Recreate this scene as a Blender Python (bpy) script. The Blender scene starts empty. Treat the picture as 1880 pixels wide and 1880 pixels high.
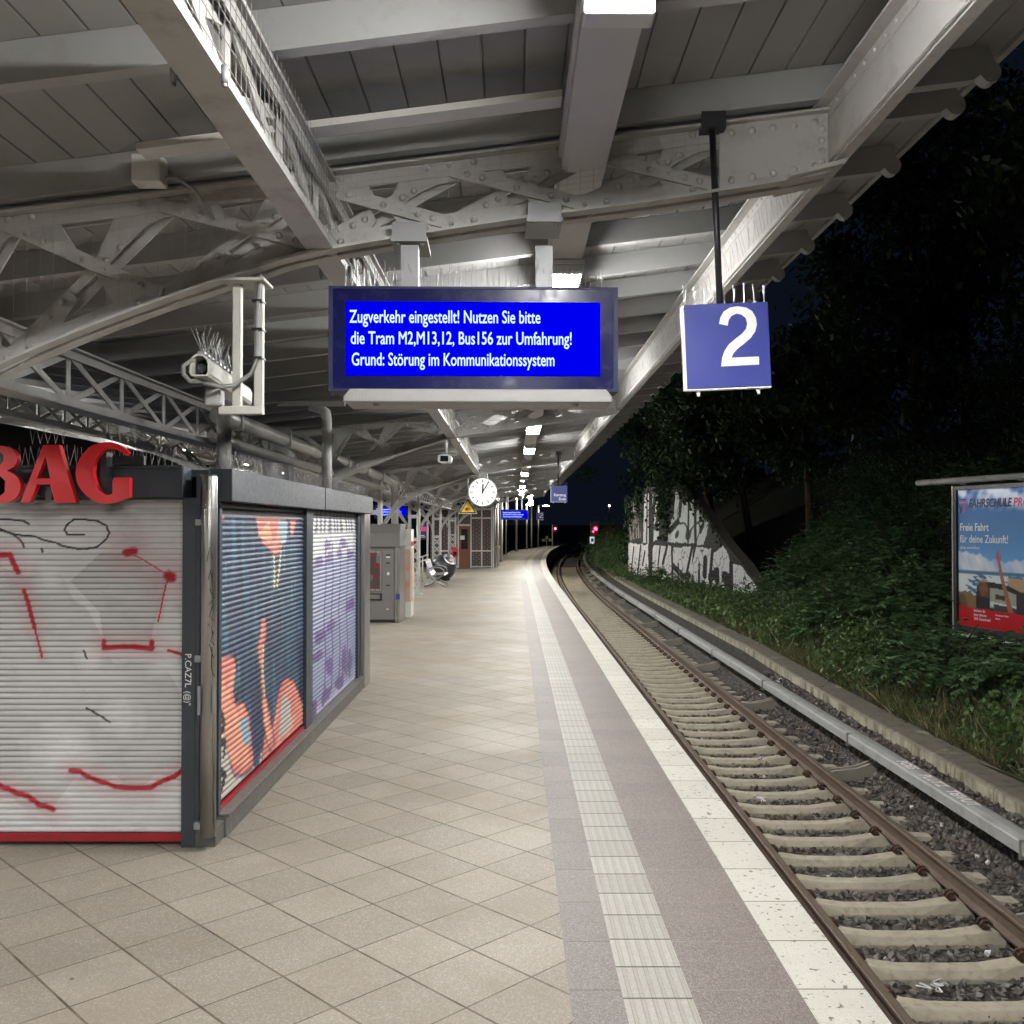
import bpy, math, random
import numpy as np
from mathutils import Vector, Matrix, noise as mnoise
random.seed(7); RNG = np.random.default_rng(11)
S = bpy.context.scene
COL = S.collection
rad = math.radians
# ---------------------------------------------------------------- camera, night sky, exposure
EYE = 2.05
cam = bpy.data.cameras.new('camera'); camo = bpy.data.objects.new('camera', cam); COL.objects.link(camo)
cam.sensor_width = 36; cam.sensor_fit = 'HORIZONTAL'; cam.lens = 36 * 1771.2 / 1880
cam.clip_start = 0.05; cam.clip_end = 1500
camo.location = (0, 0, EYE); camo.rotation_euler = (rad(90) + 0.0156, 0, 0)
S.camera = camo
S.render.resolution_x = S.render.resolution_y = 1024
W = bpy.data.worlds.new("World"); S.world = W; W.use_nodes = True
_n = W.node_tree.nodes; _l = W.node_tree.links
_bg = _n['Background']
_sky = _n.new('ShaderNodeTexSky'); _sky.sky_type = 'NISHITA'; _sky.sun_disc = False
_sky.sun_elevation = rad(-6); _sky.sun_rotation = rad(200)
_mx = _n.new('ShaderNodeMixRGB'); _mx.inputs[0].default_value = 0.97; _mx.inputs[2].default_value = (0.0031, 0.0050, 0.0098, 1)
_l.new(_sky.outputs[0], _mx.inputs[1]); _l.new(_mx.outputs[0], _bg.inputs[0]); _bg.inputs[1].default_value = 1.0
S.view_settings.view_transform = 'Standard'; S.view_settings.look = 'None'
S.view_settings.exposure = 0.0; S.view_settings.gamma = 1.0
cy = S.cycles
cy.use_denoising = True; cy.max_bounces = 7; cy.diffuse_bounces = 4; cy.glossy_bounces = 3; cy.transmission_bounces = 4
cy.sample_clamp_indirect = 6.0; cy.sample_clamp_direct = 0; cy.use_light_tree = True; cy.caustics_reflective = False; cy.caustics_refractive = False
LAMP = 245.0
# ---------------------------------------------------------------- helpers
ORG = {}
def tag(o, label=None, cat=None, group=None, kind=None):
    if label: o['label'] = label
    if cat: o['category'] = cat
    if group: o['group'] = group
    if kind: o['kind'] = kind
    return o
def thing(name, label, cat, loc=(0, 0, 0), group=None):
    o = bpy.data.objects.new(name, None); COL.objects.link(o); o.location = loc
    o.empty_display_size = 0.2
    ORG[o.name] = Vector(loc)
    return tag(o, label, cat, group)
def dup(root, loc, label=None, name=None):
    def cp(o, parent):
        c = o.copy(); COL.objects.link(c)
        if parent: c.parent = parent
        for ch in o.children: cp(ch, c)
        return c
    r = cp(root, None); r.location = loc; ORG[r.name] = Vector(loc)
    if label: r['label'] = label
    return r
class MB:
    def __init__(s): s.v = []; s.f = []; s.uv = None; s.smooth = []
    def add(s, vs, fs, sm=False):
        b = len(s.v); s.v.extend([tuple(p) for p in vs]); s.f.extend([tuple(i + b for i in f) for f in fs]); s.smooth.extend([sm] * len(fs)); return s
    def box(s, x0, x1, y0, y1, z0, z1):
        return s.add([(x0,y0,z0),(x1,y0,z0),(x1,y1,z0),(x0,y1,z0),(x0,y0,z1),(x1,y0,z1),(x1,y1,z1),(x0,y1,z1)],
              [(0,3,2,1),(4,5,6,7),(0,1,5,4),(1,2,6,5),(2,3,7,6),(3,0,4,7)])
    def bar(s, p, q, w, h, up=(0,0,1)):
        p = Vector(p); q = Vector(q); d = (q - p).normalized(); up = Vector(up)
        a = d.cross(up)
        if a.length < 1e-4: a = d.cross(Vector((0,1,0)))
        a.normalize(); b = a.cross(d).normalized()
        vs = []
        for e in (p, q):
            for i, j in ((-1,-1),(1,-1),(1,1),(-1,1)): vs.append(e + a*i*w/2 + b*j*h/2)
        return s.add(vs, [(0,1,2,3),(7,6,5,4),(0,4,5,1),(1,5,6,2),(2,6,7,3),(3,7,4,0)])
    def tube(s, pts, r, n=10, caps=True, closed=False):
        pts = [Vector(p) for p in pts]; N = len(pts); vs = []; fs = []
        rs = r if isinstance(r, (list, tuple)) else [r]*N
        prev = None
        for k in range(N):
            if closed: d = pts[(k+1)%N] - pts[k-1]
            else: d = pts[min(k+1,N-1)] - pts[max(k-1,0)]
            d.normalize()
            if prev is None:
                a = d.orthogonal().normalized()
            else:
                a = prev - d*prev.dot(d)
                a = a.normalized() if a.length > 1e-6 else d.orthogonal().normalized()
            prev = a; b = d.cross(a)
            for j in range(n):
                t = 2*math.pi*j/n; vs.append(pts[k] + (a*math.cos(t) + b*math.sin(t))*rs[k])
        for k in range(N if closed else N-1):
            k2 = (k+1) % N
            for j in range(n): fs.append((k*n+j, k*n+(j+1)%n, k2*n+(j+1)%n, k2*n+j))
        s.add(vs, fs, n > 5)
        if caps and not closed:
            b = len(s.v) - len(vs)
            s.f.append(tuple(b + j for j in reversed(range(n)))); s.f.append(tuple(b + (N-1)*n + j for j in range(n))); s.smooth += [False, False]
        return s
    def prism(s, poly, o, u, v, n, t):
        """polygon in plane (o,u,v), extruded t along n"""
        o = Vector(o); u = Vector(u); v = Vector(v); n = Vector(n); N = len(poly)
        a = [o + u*x + v*y for x, y in poly]; b = [p + n*t for p in a]
        return s.add(a + b, [tuple(reversed(range(N))), tuple(range(N, 2*N))] + [(i,(i+1)%N,N+(i+1)%N,N+i) for i in range(N)])
    def dome(s, c, n, r, seg=8):
        c = Vector(c); n = Vector(n).normalized(); a = n.orthogonal().normalized(); b = n.cross(a); vs = []; fs = []
        for rr, h in ((1, 0), (.75, .55)):
            for j in range(seg):
                t = 2*math.pi*j/seg; vs.append(c + (a*math.cos(t) + b*math.sin(t))*r*rr + n*r*h)
        vs.append(c + n*r*.8)
        for j in range(seg):
            k = (j+1) % seg; fs += [(j,k,seg+k,seg+j),(seg+j,seg+k,2*seg)]
        return s.add(vs, fs, True)
    def ball(s, c, r, seg=14, rings=9, sq=(1,1,1)):
        vs = []; fs = []
        for i in range(rings+1):
            th = math.pi*i/rings
            for j in range(seg):
                t = 2*math.pi*j/seg
                vs.append((c[0]+r*sq[0]*math.sin(th)*math.cos(t), c[1]+r*sq[1]*math.sin(th)*math.sin(t), c[2]+r*sq[2]*math.cos(th)))
        for i in range(rings):
            for j in range(seg):
                k=(j+1)%seg; fs.append((i*seg+j,(i+1)*seg+j,(i+1)*seg+k,i*seg+k))
        return s.add(vs, fs, True)
    def lathe(s, prof, c, seg=20):
        vs = []; fs = []
        for r, z in prof:
            for j in range(seg):
                t = 2*math.pi*j/seg; vs.append((c[0]+r*math.cos(t), c[1]+r*math.sin(t), c[2]+z))
        for i in range(len(prof)-1):
            for j in range(seg):
                k=(j+1)%seg; fs.append((i*seg+j,i*seg+k,(i+1)*seg+k,(i+1)*seg+j))
        return s.add(vs, fs, True)
    def sweep(s, prof, ys, xs, closed=True, sm=False, zs=None):
        """profile (x,z) swept along y list with lateral offsets xs; keeps uv = (profile x, y)"""
        n = len(prof); vs = []; fs = []
        if s.uv is None: s.uv = {}
        b0 = len(s.v)
        for k, (y, dx) in enumerate(zip(ys, xs)):
            dz = zs[k] if zs is not None else 0
            for j, (x, z) in enumerate(prof):
                s.uv[b0+len(vs)] = (x, y); vs.append((x+dx, y, z+dz))
        m = n if closed else n-1
        for i in range(len(ys)-1):
            for j in range(m):
                k=(j+1)%n; fs.append((i*n+j,(i+1)*n+j,(i+1)*n+k,i*n+k))
        if closed: fs += [tuple(range(n)), tuple(reversed([(len(ys)-1)*n+j for j in range(n)]))]
        return s.add(vs, fs, sm)
    def text(s, txt, o, u, v, size, sx=1.0, bold=0.0, t=0.002, align='LEFT', shear=0.0):
        vs, fs, w = text_geo(txt, bold, t/size, shear)
        u = Vector(u); v = Vector(v); n = u.cross(v); o = Vector(o)
        off = 0 if align == 'LEFT' else (-w/2 if align == 'CENTER' else -w)
        return s.add([o + u*((p[0]+off)*sx*size) + v*(p[1]*size) + n*(p[2]*size + t) for p in vs], fs)
    def build(s, name, mat, parent=None, bevel=0, autosmooth=False):
        me = bpy.data.meshes.new(name); off = ORG[parent.name] if parent else Vector((0,0,0))
        V = np.array(s.v, dtype=np.float64).reshape(-1, 3)
        if parent: V = V - np.array(off)
        me.from_pydata(V.tolist(), [], s.f)
        if s.smooth: me.polygons.foreach_set('use_smooth', s.smooth)
        if s.uv is not None:
            uvl = me.uv_layers.new(name='UVMap'); li = np.zeros(len(me.loops), np.int32); me.loops.foreach_get('vertex_index', li)
            arr = np.zeros((len(me.vertices), 2), np.float32)
            for k, c in s.uv.items(): arr[k] = c
            uvl.data.foreach_set('uv', arr[li].ravel())
        o = bpy.data.objects.new(name, me); COL.objects.link(o); me.materials.append(mat)
        ORG[o.name] = off.copy()
        if parent: o.parent = parent
        if bevel:
            m = o.modifiers.new('bevel', 'BEVEL'); m.width = bevel; m.segments = 2; m.limit_method = 'ANGLE'; m.angle_limit = rad(40)
        return o
def boxes(name, mat, parent, bl, bevel=0):
    for b in bl: MB().box(*b).build(name, mat, parent, bevel=bevel)
_tc = {}
def text_geo(txt, bold, ext, shear):
    key = (txt, bold, round(ext, 4), shear)
    if key not in _tc:
        cu = bpy.data.curves.new('text', 'FONT'); cu.body = txt; cu.size = 1; cu.extrude = ext/2; cu.offset = 0.0; cu.shear = shear; cu.resolution_u = 3
        ob = bpy.data.objects.new('text', cu); COL.objects.link(ob)
        dg = bpy.context.evaluated_depsgraph_get(); me = bpy.data.meshes.new_from_object(ob.evaluated_get(dg))
        vs = [tuple(v.co) for v in me.vertices]; fs = [tuple(p.vertices) for p in me.polygons]
        if bold:
            n_ = len(vs); o_ = [(-bold,0),(bold,0),(0,bold),(0,-bold)]; v0 = vs; f0_ = fs; vs = []; fs = []
            for k_, (a_, b_) in enumerate(o_): vs += [(p[0]+a_, p[1]+b_, p[2]+.0012*k_) for p in v0]; fs += [tuple(i_+n_*k_ for i_ in f) for f in f0_]
        w = max([p[0] for p in vs] or [0])
        COL.objects.unlink(ob); bpy.data.objects.remove(ob); bpy.data.curves.remove(cu); bpy.data.meshes.remove(me)
        _tc[key] = (vs, fs, w)
    return _tc[key]
# ---- painted sheets: colour pattern as a mesh attribute
def in_poly(X, Y, poly):
    r = np.zeros(X.shape, bool); n = len(poly)
    for i in range(n):
        x0, y0 = poly[i]; x1, y1 = poly[(i+1) % n]
        if y0 == y1: continue
        c = ((y0 > Y) != (y1 > Y)) & (X < (x1-x0)*(Y-y0)/(y1-y0)+x0)
        r ^= c
    return r
def seg_dist(X, Y, line):
    d = np.full(X.shape, 1e9)
    for (x0, y0), (x1, y1) in zip(line[:-1], line[1:]):
        L = (x1-x0)**2+(y1-y0)**2+1e-12; t = np.clip(((X-x0)*(x1-x0)+(Y-y0)*(y1-y0))/L, 0, 1)
        d = np.minimum(d, np.hypot(X-x0-t*(x1-x0), Y-y0-t*(y1-y0)))
    return d
def wob(X, Y, f, seed):
    r = np.random.default_rng(seed); o = np.zeros(X.shape)
    for k in range(5):
        a, b = r.normal(0, f*(1+.6*k), 2); o += np.sin(a*X + b*Y + r.uniform(0, 6.3))/(1+.6*k)
    return o/2.2
def mixc(C, m, col):
    m = np.clip(np.asarray(m, float), 0, 1)[..., None]; return C*(1-m) + np.array(col)*m
def sheet(name, P, C, mat, parent, smooth=True):
    """P, C: (nv, nu, 3) arrays of points and colours"""
    nv, nu = P.shape[:2]
    V = P.reshape(-1, 3) - (np.array(ORG[parent.name]) if parent else 0)
    i = np.arange(nv-1)[:, None]*nu + np.arange(nu-1)[None]
    F = np.stack([i, i+1, i+1+nu, i+nu], -1).reshape(-1, 4)
    me = bpy.data.meshes.new(name); me.from_pydata(V.tolist(), [], F.tolist())
    me.polygons.foreach_set('use_smooth', [smooth]*len(F))
    at = me.attributes.new('paint', 'FLOAT_COLOR', 'POINT')
    at.data.foreach_set('color', np.concatenate([C.reshape(-1, 3), np.ones((nv*nu, 1))], 1).astype(np.float32).ravel())
    o = bpy.data.objects.new(name, me); COL.objects.link(o); me.materials.append(mat); ORG[o.name] = ORG[parent.name].copy() if parent else Vector((0,0,0))
    if parent: o.parent = parent
    return o
def srgb(r, g, b):
    f = lambda c: (c/255/12.92) if c/255 <= .04045 else ((c/255+.055)/1.055)**2.4
    return (f(r), f(g), f(b))
def cat(pts, n=6):
    """Catmull-Rom through 2-D points"""
    P = [pts[0]] + list(pts) + [pts[-1]]; out = []
    for i in range(1, len(P)-2):
        p0, p1, p2, p3 = [np.array(P[k], float) for k in (i-1, i, i+1, i+2)]
        for k in range(n):
            t = k/n; out.append(tuple(.5*((2*p1)+(p2-p0)*t+(2*p0-5*p1+4*p2-p3)*t*t+(3*p1-p0-3*p2+p3)*t**3)))
    out.append(tuple(pts[-1])); return out
# ---------------------------------------------------------------- materials
class NT:
    def __init__(s, name):
        s.m = bpy.data.materials.new(name); s.m.use_nodes = True; s.t = s.m.node_tree; s.b = s.t.nodes['Principled BSDF']
    def n(s, typ, **kw):
        o = s.t.nodes.new('ShaderNode'+typ)
        for k, v in kw.items():
            if hasattr(o, k): setattr(o, k, v)
        return o
    def link(s, a, b): s.t.links.new(a, b)
    def val(s, x, sock):
        if isinstance(x, (int, float)): sock.default_value = x
        elif isinstance(x, tuple): sock.default_value = x if len(x) != 3 or sock.type == 'VECTOR' else (*x, 1)
        else: s.link(x, sock)
    def math(s, op, a, b=0.0, c=None):
        o = s.n('Math', operation=op); s.val(a, o.inputs[0]); s.val(b, o.inputs[1])
        if c is not None: s.val(c, o.inputs[2])
        return o.outputs[0]
    def mix(s, f, a, b, mode='MIX'):
        o = s.n('MixRGB', blend_type=mode); s.val(f, o.inputs[0]); s.val(a, o.inputs[1]); s.val(b, o.inputs[2]); return o.outputs[0]
    def noise(s, scale, detail=4, vec=None, rough=.55):
        o = s.n('TexNoise'); o.inputs['Scale'].default_value = scale; o.inputs['Detail'].default_value = detail; o.inputs['Roughness'].default_value = rough
        s.link(vec if vec is not None else s.pos(), o.inputs['Vector']); return o.outputs['Fac']
    def pos(s):
        if not hasattr(s, '_p'): s._p = s.n('NewGeometry').outputs['Position']
        return s._p
    def uv(s):
        if not hasattr(s, '_u'): s._u = s.n('UVMap', uv_map='UVMap').outputs[0]
        return s._u
    def map(s, vec, scale=(1,1,1), rot=(0,0,0), loc=(0,0,0)):
        o = s.n('Mapping'); o.inputs['Scale'].default_value = scale; o.inputs['Rotation'].default_value = rot; o.inputs['Location'].default_value = loc
        s.link(vec, o.inputs[0]); return o.outputs[0]
    def ramp(s, f, a, b, c0=0.0, c1=1.0):
        o = s.n('MapRange'); s.val(f, o.inputs[0]); o.inputs[1].default_value = a; o.inputs[2].default_value = b; o.inputs[3].default_value = c0; o.inputs[4].default_value = c1; return o.outputs[0]
    def xyz(s, vec):
        o = s.n('SeparateXYZ'); s.link(vec, o.inputs[0]); return o.outputs
    def out(s, col, rough=.6, metal=0.0, bump=None, bs=.3, bd=.01, spec=None):
        s.val(col, s.b.inputs['Base Color']); s.val(rough, s.b.inputs['Roughness']); s.val(metal, s.b.inputs['Metallic'])
        if spec is not None: s.b.inputs['Specular IOR Level'].default_value = spec
        if bump is not None:
            o = s.n('Bump'); o.inputs['Strength'].default_value = bs; o.inputs['Distance'].default_value = bd; s.link(bump, o.inputs['Height']); s.link(o.outputs[0], s.b.inputs['Normal'])
        return s.m
def M(name, col, rough=.55, metal=0.0, var=.2, scale=6, dirt=None, dirt_amt=.5, bump=.15, bd=.004, spec=None):
    t = NT(name); big = t.noise(scale*.35, 3); fine = t.noise(scale*6, 5)
    f = t.math('ADD', t.math('MULTIPLY', big, .6), t.math('MULTIPLY', fine, .4))
    c = t.mix(f, tuple(x*(1-var) for x in col), tuple(min(1, x*(1+var)) for x in col))
    if dirt: c = t.mix(t.ramp(t.noise(scale*.9, 7, rough=.7), .52, .72, 0, dirt_amt), c, dirt)
    r = t.ramp(fine, .3, .7, max(.02, rough-.08), min(1, rough+.1))
    return t.out(c, r, metal, fine if bump else None, bump or .1, bd, spec)
def emit(name, col, st, base=(0,0,0), rough=.3):
    t = NT(name); t.b.inputs['Specular IOR Level'].default_value = 0.0; t.b.inputs['Emission Color'].default_value = (*col, 1); t.b.inputs['Emission Strength'].default_value = st
    return t.out(base, rough)
STEEL = M('painted_steel', (.43,.425,.405), .5, 0, .12, 5, (.17,.13,.09), .5)
STEELD = M('old_painted_steel', (.36,.35,.33), .55, 0, .15, 5, (.12,.09,.07), .6)
BOARD = None
GALV = M('galvanised_steel', (.25,.255,.26), .5, .3, .12, 10, (.3,.28,.25), .25, .06)
_t = NT('brushed_stainless'); _v = _t.noise(1, 3, _t.map(_t.pos(), (40,40,1.2))); STAIN = _t.out(_t.mix(_v, (.36,.345,.32), (.55,.54,.52)), _t.ramp(_v, .3, .7, .26, .36), .95)
ANTH = M('anthracite_metal', (.034,.042,.052), .42, 0, .12, 5, (.1,.1,.1), .2, .04)
WHITEP = M('white_paint', (.68,.67,.63), .45, 0, .06, 6, (.4,.36,.3), .4)
BLACK = M('black_plastic', (.012,.012,.014), .4, 0, .2, 9)
REDP = M('red_paint', (.5,.02,.025), .35, 0, .1, 6)
REDD = M('dark_red_paint', (.28,.012,.02), .45, 0, .2, 9, (.1,.02,.02), .5)
WIRE = M('spike_wire', (.34,.34,.34), .4, .6, .1, 9)
NETM = M('net_wire', (.32,.31,.29), .5, .3, .1, 9)
GREYP = M('grey_plastic', (.3,.3,.3), .5, 0, .1, 7)
CABLE = M('grey_cable', (.2,.2,.2), .5, 0, .1, 9)
BLUES = M('blue_sign_enamel', (.035,.047,.24), .35, 0, .03, 2, bump=0)
WHITES = M('white_sign_film', (.75,.76,.74), .4, 0, .05, 5)
DISP = M('display_glass', (.006,.007,.052), .22, 0, .05, 3, bump=0, spec=.12)
CONC = M('old_concrete', (.2,.185,.15), .85, 0, .3, 5, (.08,.075,.055), .7, .5, .01)
GLASSD = M('dark_glass', (.01,.012,.014), .08, 0, .1, 4, bump=0)
def paint(name, rough=.5, spec=.5, dirt=.25, metal=0):
    t = NT(name); a = t.n('Attribute', attribute_name='paint').outputs['Color']
    f = t.noise(7, 6, rough=.7); c = t.mix(t.ramp(f, .5, .75, 0, dirt), a, (.1,.09,.08)); fine = t.noise(60, 3)
    return t.out(c, t.ramp(fine, .3, .7, rough-.1, rough+.12), metal, fine, .08, .002, spec)
PSHUT = paint('painted_shutter', .42, .2, .2); PWALL = paint('sprayed_wall', .8, .3, .15); PPOST = paint('printed_poster', .35, .4, .05)
# ---------------------------------------------------------------- the setting: platform, track bed, banks
def cv(Y):
    Y = np.asarray(Y, float); return .0025*np.maximum(Y-4, 0) + np.maximum(Y-36, 0)**2/1400
def cf(Y): return float(cv(Y))
AX = -3.05                                   # platform axis (column row)
YS = list(np.concatenate([np.arange(-9, 20, 2.0), np.arange(20, 122, 2.0)]))
CX = list(cv(YS))
def left_edge(Y): return float(np.interp(Y, [-9, 47, 50, 62, 85, 100, 121], [-7.66, -7.6, -3.6, -1.1, 0.05, 3.1, 6.2]))
# floor tiles laid diagonally
t = NT('diagonal_concrete_tiles'); p = t.xyz(t.pos())
TH = .7819; px = t.math('ADD', p[0], 3.3036); py = t.math('SUBTRACT', p[1], 5.573)
ta = t.math('DIVIDE', t.math('ADD', t.math('MULTIPLY', px, math.cos(TH)), t.math('MULTIPLY', py, math.sin(TH))), .4002)
tb = t.math('DIVIDE', t.math('SUBTRACT', t.math('MULTIPLY', px, math.sin(TH)), t.math('MULTIPLY', py, math.cos(TH))), .4002)
def joint(t, a, w):
    f = t.math('ABSOLUTE', t.math('SUBTRACT', t.math('FRACT', t.math('ADD', a, .5)), .5)); return t.math('LESS_THAN', f, w)
jn = t.math('MAXIMUM', joint(t, ta, .015), joint(t, tb, .0105))
cell = t.n('CombineXYZ'); t.link(t.math('FLOOR', ta), cell.inputs[0]); t.link(t.math('FLOOR', tb), cell.inputs[1])
wn = t.n('TexWhiteNoise'); t.link(cell.outputs[0], wn.inputs[0])
vo = t.n('TexVoronoi'); vo.inputs['Scale'].default_value = 175; t.link(t.pos(), vo.inputs[0])
spk = t.xyz(vo.outputs['Color'])[0]
c = t.mix(wn.outputs[0], (.172,.154,.128), (.228,.203,.168))
c = t.mix(t.ramp(spk, .6, 1, 0, .42), c, (.44,.41,.35)); c = t.mix(t.ramp(spk, .3, 0, 0, .5), c, (.2,.165,.13))
st = t.noise(.9, 6, rough=.65); c = t.mix(t.ramp(st, .44, .70, 0, .6), c, (.19,.16,.125))
c = t.mix(t.ramp(t.noise(11, 5), .62, .74, 0, .35), c, (.17,.14,.11))
c = t.mix(t.ramp(t.noise(38, 2), .74, .78, 0, .7), c, (.09,.075,.06))
c = t.mix(t.math('MULTIPLY', jn, .93), c, t.mix(t.ramp(t.noise(5, 4), .35, .65), (.035,.028,.02), (.13,.10,.07)))
hh = t.math('SUBTRACT', t.math('MULTIPLY', spk, .25), jn)
gv = t.n('TexVoronoi'); gv.inputs['Scale'].default_value = 1.7; t.link(t.pos(), gv.inputs[0]); gr = t.xyz(gv.outputs['Color'])
gum = t.math('LESS_THAN', gv.outputs['Distance'], t.math('MULTIPLY', t.math('GREATER_THAN', gr[0], .45), t.math('MULTIPLY', gr[1], .045)))
c = t.mix(t.math('MULTIPLY', gum, .75), c, (.07,.06,.05))
TILE = t.out(c, t.ramp(st, .35, .7, .5, .7), 0, hh, .35, .004, .16)
def slabs(name, cols, pitch, phase, speck=(.12,.5), lateral=None, bumpy=False, rough=.6, stain=(.2,.18,.15), jcol=(.07,.06,.05), jw=.006):
    t = NT(name); u = t.xyz(t.uv()); q = t.math('DIVIDE', t.math('SUBTRACT', u[1], phase), pitch)
    jn = joint(t, q, jw/pitch/1.6)
    wn = t.n('TexWhiteNoise', noise_dimensions='1D'); t.link(t.math('FLOOR', q), wn.inputs['W'])
    vo = t.n('TexVoronoi'); vo.inputs['Scale'].default_value = 230; t.link(t.pos(), vo.inputs[0]); spk = t.xyz(vo.outputs['Color'])[0]
    c = t.mix(wn.outputs[0], *cols); c = t.mix(t.ramp(spk, .6, 1, 0, speck[1]), c, (.45,.43,.41)); c = t.mix(t.ramp(spk, .3, 0, 0, speck[1]), c, (.06,.05,.05))
    st = t.noise(2.2, 6, rough=.7); c = t.mix(t.ramp(st, .5, .75, 0, .45), c, stain)
    h = t.math('MULTIPLY', spk, .15)
    if lateral:                              # grooves along the strip
        x0, w, duty = lateral; g = t.math('DIVIDE', t.math('SUBTRACT', u[0], x0), w)
        fr = t.math('ABSOLUTE', t.math('SUBTRACT', t.math('FRACT', g), .5))
        gr = t.ramp(fr, .5-duty/2-.02, .5-duty/2+.02); ed = t.math('COMPARE', fr, .5-duty/2, .035); h = t.math('SUBTRACT', h, t.math('MULTIPLY', gr, 1.6))
        c = t.mix(t.math('MULTIPLY', gr, .34), c, (.21,.2,.165)); c = t.mix(t.math('MULTIPLY', ed, .5), c, (.13,.12,.1))
    if bumpy:                                # small anti-slip studs set on the diagonal, and dark pitted spots
        r = t.map(t.uv(), (1/.016, 1/.016, 1), (0, 0, rad(45))); rx = t.xyz(r)
        d = t.math('MULTIPLY', t.math('SINE', t.math('MULTIPLY', rx[0], 6.283)), t.math('SINE', t.math('MULTIPLY', rx[1], 6.283)))
        h = t.math('ADD', h, t.math('MULTIPLY', d, .6)); c = t.mix(t.ramp(d, 0, -1, 0, .6), c, (.3,.27,.2))
        c = t.mix(t.ramp(t.noise(26, 3), .63, .66, 0, .85), c, (.1,.085,.06))
        c = t.mix(t.ramp(t.noise(70, 2), .66, .70, 0, .6), c, (.16,.14,.1))
    c = t.mix(t.math('MULTIPLY', jn, .85), c, jcol); h = t.math('SUBTRACT', h, jn)
    return t.out(c, rough, 0, h, .45, .005, .3)
S_GREY = slabs('grey_granite_slabs', ((.122,.106,.096),(.15,.132,.12)), .5, .297, (.1,.35))
S_TACT = slabs('ribbed_guide_slabs', ((.25,.242,.218),(.31,.298,.268)), .3, .013, (.1,.3), lateral=(.465, .05, .36), stain=(.22,.21,.18), jcol=(.035,.03,.025), jw=.011)
S_DARK = slabs('brown_granite_slabs', ((.118,.097,.086),(.142,.118,.105)), .5, .297, (.1,.4), jcol=(.2,.18,.16), jw=.005)
S_EDGE = slabs('white_studded_slabs', ((.43,.415,.37),(.51,.495,.45)), .5, .297, (.1,.15), bumpy=True, stain=(.4,.36,.28), jw=.008)
def strip(name, x0, x1, z, mat):
    m = MB(); m.sweep([(x0, z), (x1, z)], YS, CX, closed=False); m.f = [tuple(reversed(f)) for f in m.f]
    return tag(m.build(name, mat), kind='structure')
m = MB()
for y, dx in zip(YS, CX):
    m.v += [(left_edge(y), y, 0), (.254+dx, y, 0)]
m.f = [(2*i, 2*i+1, 2*i+3, 2*i+2) for i in range(len(YS)-1)]; m.smooth = [False]*len(m.f)
tag(m.build('platform_paving', TILE), kind='structure')
strip('grey_border_paving', .25, .482, .004, S_GREY); strip('ribbed_guide_strip', .48, .782, .008, S_TACT)
strip('brown_border_paving', .78, 1.262, .004, S_DARK); strip('white_edge_strip', 1.26, 1.56, .008, S_EDGE)
m = MB(); m.sweep([(1.56,.004),(1.56,-.16),(1.44,-.2),(1.38,-1.45),(.2,-1.45),(.2,-.02),(1.4,-.02)], YS, CX)
tag(m.build('platform_edge_wall', CONC), kind='structure')
m = MB()
for y in YS: m.v += [(left_edge(y), y, -.01), (left_edge(y), y, -1.4)]
m.f = [(2*i, 2*i+2, 2*i+3, 2*i+1) for i in range(len(YS)-1)]; m.smooth = [False]*len(m.f)
tag(m.build('platform_far_wall', CONC), kind='structure')
# ground sheet
t = NT('dark_ground'); g = t.noise(3, 6); GROUND = t.out(t.mix(g, (.02,.018,.014), (.05,.045,.035)), .95, 0, t.noise(20, 5), .6, .05)
m = MB(); m.add([(-600,-300,-1.6),(600,-300,-1.6),(600,900,-1.6),(-600,900,-1.6)], [(0,1,2,3)]); tag(m.build('ground', GROUND), kind='structure')
# track bed
t = NT('crushed_stone'); vo = t.n('TexVoronoi'); vo.inputs['Scale'].default_value = 17; t.link(t.pos(), vo.inputs[0])
cc = t.xyz(vo.outputs['Color'])[0]; dd = vo.outputs['Distance']
c = t.mix(cc, (.04,.037,.034), (.15,.135,.12)); c = t.mix(t.ramp(t.noise(2.2, 4), .45, .7, 0, .55), c, (.10,.065,.04)); c = t.mix(t.ramp(dd, .25, .6, 0, .8), c, (.012,.011,.01))
BALL = t.out(c, .85, 0, t.math('SUBTRACT', cc, t.math('MULTIPLY', dd, 2)), .9, .03)
BEDZ = [(1.36,-1.26),(1.9,-1.25),(2.3,-1.255),(3.1,-1.27),(3.9,-1.25),(4.3,-1.17),(4.55,-1.12),(4.66,-.86),(4.8,-.80),(5.6,-.79)]
ys2 = list(np.arange(-4, 122, 1.5)); cx2 = list(cv(ys2))
m = MB(); m.sweep(BEDZ, ys2, cx2, closed=False, sm=True); m.f = [tuple(reversed(f)) for f in m.f]
tag(m.build('track_bed', BALL), kind='structure')
def bedz(x): return float(np.interp(x, [b[0] for b in BEDZ], [b[1] for b in BEDZ]))
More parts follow.
